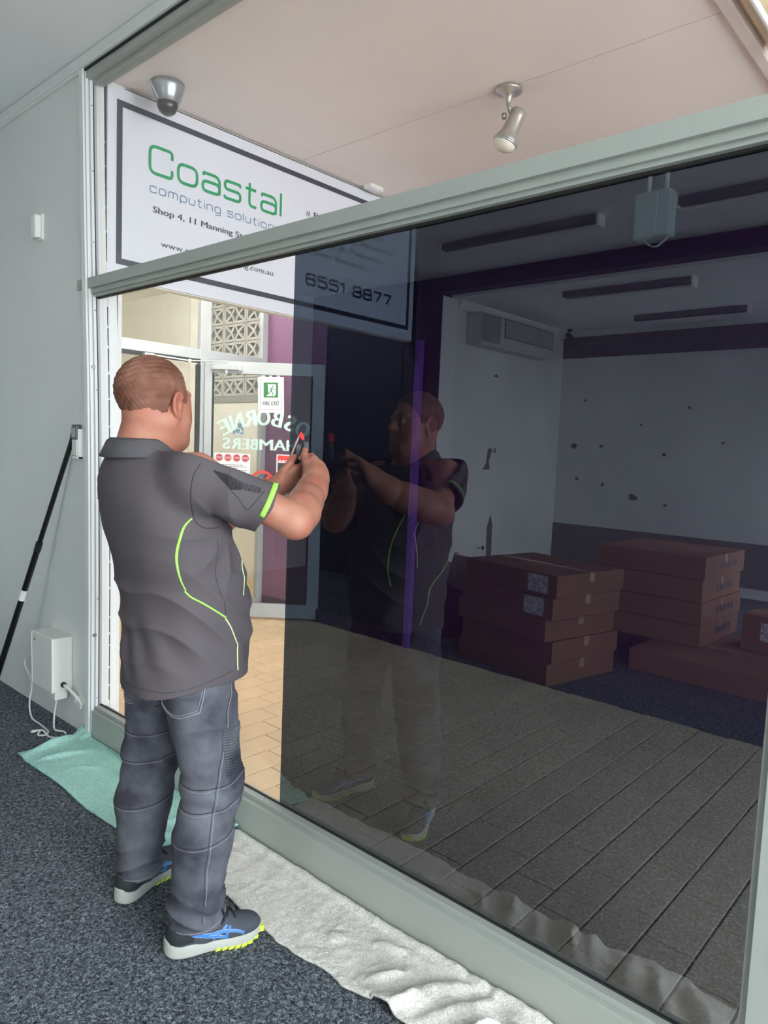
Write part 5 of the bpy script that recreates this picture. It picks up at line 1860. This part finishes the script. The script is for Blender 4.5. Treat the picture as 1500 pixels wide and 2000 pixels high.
def make_shoe(side, heel, toe):
    heel, toe = Vector(heel), Vector(toe)
    f = (toe - heel).normalized()
    r = Vector((f.y, -f.x, 0))
    Mx = Matrix((r, f, Vector((0, 0, 1)))).transposed().to_4x4()
    Mx.translation = (heel + toe) / 2
    xs = lambda x: x * side
    # upper
    FU = Field((-.07, -.155, .015), (.07, .155, .135), .0030)
    FU.ell((0, -.098, .062), (.036, .042, .046), .0)
    FU.cone((0, -.100, .062), (0, -.085, .105), .034, .031, .02)
    FU.ell((xs(.003), -.030, .052), (.037, .075, .046), .02)
    FU.cone((0, -.060, .080), (xs(.002), .030, .070), .030, .028, .03)
    FU.ell((xs(.002), .060, .046), (.043, .066, .034), .025)
    FU.ell((xs(-.002), .098, .040), (.036, .044, .028), .02)
    # foot opening
    FU.cone((0, -.082, .125), (0, -.045, .128), .026, .025, .006, 'sub')
    sl, X, Y, Z = FU.win((-1, -1, -1), (1, 1, 1))
    FU.D = np.maximum(FU.D, np.interp(Y, YS, ZT) - .012 - Z).astype(np.float32)
    me = FU.mesh('upper', m_shoe)
    bu = bvh_of(me)
    me.transform(Mx)
    sh = mkid('shoe', me)
    tag(sh, 'dark grey running shoe with blue stripes')
    # midsole: loft of rounded sections
    V, F = [], []
    ring = [(-1, .12), (-1.02, .45), (-.97, .95), (-.80, 1), (.80, 1), (.97, .95), (1.02, .45), (1, .12), (.86, 0), (-.86, 0)]
    for y, wo, wi, zb, zt in zip(YS, WO, WI, ZB, ZT):
        for a, b in ring:
            wv_ = (wo if a * side > 0 else wi)
            V.append((a * wv_, y, zb + (zt - zb) * b))
    n = len(ring)
    for i in range(len(YS) - 1):
        for k in range(n):
            F.append((i * n + k, i * n + (k + 1) % n, (i + 1) * n + (k + 1) % n, (i + 1) * n + k))
    F.append(tuple(range(n))[::-1])
    F.append(tuple(range((len(YS) - 1) * n, len(YS) * n)))
    so = MB(Mx).add(V, F)
    o = mkid('sole', so.mesh('sole', m_sole, True), sh)
    sb = o.modifiers.new('smooth', 'SUBSURF')
    sb.levels = sb.render_levels = 2
    tr_ = MB(Mx)
    for s2 in (1, -1):
        for k, y in enumerate(np.arange(-.005, .128, .019)):
            wv_ = np.interp(y + .008, YS, WO if s2 * side > 0 else WI)
            zb = np.interp(y + .008, YS, ZB)
            tr_.prism([(y, zb), (y + .016, zb + .002), (y + .018, zb + .012), (y + .004, zb + .010)] , s2 * wv_ * .55, s2 * wv_ * 1.02, 'yz') if s2 > 0 else tr_.prism([(y, zb), (y + .004, zb + .010), (y + .018, zb + .012), (y + .016, zb + .002)], -wv_ * .55, -wv_ * 1.02, 'yz')
    tr_.box(-.022, .022, .108, .147, .016, .034)
    tag(mkid('tread', tr_.mesh('tread', m_limey), sh), 'lime yellow tread lugs', kind='stuff')
    hp_ = MB(Mx)
    # black heel wrap
    Vh, Fh = [], []
    for a in np.linspace(-2.0, 2.0, 25):
        dx, dy = math.sin(a), -math.cos(a)
        for z in (.050, .062, .075, .088 + .004 * math.cos(a)):
            h_ = bu.ray_cast(Vector((dx * .09, -.085 + dy * .09, z)), Vector((-dx, -dy, 0)))
            p = (h_[0] if h_[0] is not None else Vector((dx * .03, -.085 + dy * .03, z))) + Vector((dx, dy, 0)) * .0012
            Vh.append(tuple(p))
    for i in range(24):
        for k in range(3):
            Fh.append((i * 4 + k, (i + 1) * 4 + k, (i + 1) * 4 + k + 1, i * 4 + k + 1))
    hp_.add(Vh, Fh)
    mkid('heel_panel', hp_.mesh('heel_panel', m_shoeb, True), sh)
    for s2 in (1, -1):
        st_ = MB(Mx)
        pl_ = MB(Mx)
        L_ = [[(-.088, .086), (-.060, .073), (-.020, .064), (.020, .066), (.055, .060), (.080, .044)],
              [(-.072, .074), (-.040, .062), (-.005, .052), (.030, .040)],
              [(-.012, .042), (.004, .056), (.022, .076), (.030, .086)],
              [(.022, .041), (.030, .058), (.040, .080)]]
        for ln in L_:
            P = spline([(s2 * .055, y, z) for y, z in ln], 5)
            surf_ribbon(st_, bu, P, .0085, .0012)
            for off_ in (-.0044, .0044):
                surf_tube(pl_, bu, [Vector((p.x, p.y, p.z + off_)) for p in P], .0008, .0016, 5)
        mkid('side_stripes', st_.mesh('side_stripes', m_sblue, True), sh)
        mkid('stripe_outline', pl_.mesh('stripe_outline', m_spale, True), sh)
        lt = MB(Mx)
        surf_ribbon(lt, bu, spline([(s2 * .05, -.045, .074), (s2 * .05, -.030, .082), (s2 * .05, -.018, .090)], 4), .006, .0018)
        mkid('lime_tab', lt.mesh('lime_tab', m_limey, True), sh)
    lc = MB(Mx)
    for k in range(5):
        y = .000 + k * .013
        P = []
        for q in np.linspace(-1, 1, 9):
            h_ = bu.ray_cast(Vector((q * .024, y + .006 * q * (-1) ** k, .14)), Vector((0, 0, -1)))
            if h_[0] is not None:
                P.append(h_[0] + Vector((0, 0, .003)))
        if len(P) > 3:
            lc.tube(P, .0034, 6)
    top = bu.ray_cast(Vector((0, .002, .14)), Vector((0, 0, -1)))[0] or Vector((0, .002, .095))
    for s2, lg in ((1, 1), (-1, 1), (1, .6)):
        lc.tube(spline([top + Vector((0, .004, .006)), top + Vector((s2 * .020, .012 * lg, .016)), top + Vector((s2 * .040 * lg, .020, .000)), top + Vector((s2 * .044 * lg, .006, -.016)), top + Vector((s2 * .016, .0, .004))], 5), .0030, 6)
    mkid('laces', lc.mesh('laces', m_lace, True), sh)
    lp_ = MB(Mx).tube(spline([(-.006, -.128, .100), (-.007, -.142, .108), (.0, -.148, .116), (.007, -.142, .108), (.006, -.128, .100)], 6), .0018, 6)
    mkid('heel_loop', lp_.mesh('heel_loop', m_lace, True), sh)
    return sh


make_shoe(1, (-1.747, -.566, 0), (-1.640, -.302, 0))
make_shoe(-1, (-2.055, -.548, 0), (-2.132, -.278, 0))
for a_, k_ in ((ANR, KNR), (ANL, KNL)):
    d_ = (k_ - a_) / np.linalg.norm(k_ - a_)
    sk = MB().tube([tuple(a_ + V3(0, .0, -.02)), tuple(a_ + d_ * .01), tuple(a_ + d_ * .10)], [.043, .042, .050], 20)
    mkid('sock', sk.mesh('sock', m_sock, True))
# wedding band on the left hand
q = kl[2]
d0 = V3(.52, .58, .20)
d0 /= np.linalg.norm(d0)
cR = q + d0 * .014
e1 = np.cross(d0, V3(0, 0, 1))
e1 /= np.linalg.norm(e1)
e2 = np.cross(d0, e1)
mkid('ring', MB().tube([cR + (e1 * math.cos(a) + e2 * math.sin(a)) * .0118 for a in np.linspace(0, 2 * math.pi, 24, endpoint=False)], .0018, 8, False, True).mesh('ring', m_gold, True))

# ------------------------------------------------------------------ film tool held in the hands
TO = Vector((-1.838, -.022, 1.478))
tn = Vector((.69, -.72, .06)).normalized()
tu = Vector((0, 0, 1)).cross(tn).normalized()
tv = tn.cross(tu)
TM = Matrix((tu, tv, tn)).transposed().to_4x4()
TM.translation = TO
K = 1 / 690.0
px2 = lambda L_: [((x - 582) * K, (884 - y) * K) for x, y in L_]
tl = empty('film_squeegee', TO, 'black hand squeegee with a red tip held against the tint film edge', 'tool')
MB(TM).prism(px2([(558, 912), (572, 872), (579, 853), (584, 859), (590, 862), (590, 885), (578, 918)]), -.006, .006, 'xy').build('handle', m_black, tl, .0015)
MB(TM).prism(px2([(590, 862), (600, 863), (602, 882), (592, 905), (588, 890)]), -.009, .008, 'xy').build('grip', material('dark_grey_rubber', S(74, 78, 82), 0.5, var=(20, 0.1)), tl, .0015)
MB(TM).prism(px2([(577, 848), (582, 839), (589, 848), (590, 861), (584, 858), (579, 852)]), -.008, .009, 'xy').build('red_tip', material('red_plastic', S(226, 52, 58), 0.35, var=(20, 0.06)), tl, .0012)
MB(TM).prism(px2([(553, 912), (577, 848), (579, 853), (558, 914)]), -.003, .003, 'xy').build('blade', material('pink_reflection_blade', S(206, 170, 170), 0.3, var=(20, 0.06)), tl)  # pale pink colour imitates a reflection along the tool edge
MB(TM).lathe([(.0035, 0), (.0035, .002)], ((579 - 582) * K, (884 - 873) * K, .006), (0, 0, 1), 10).build('rivet', m_screw, tl)
MB(TM).prism(px2([(572, 876), (576, 868), (584, 872), (580, 905), (572, 905)]), .006, .0085, 'xy').build('blade_slider', material('slate_grey_plastic', S(96, 100, 98), 0.4, var=(20, 0.1)), tl, .001)
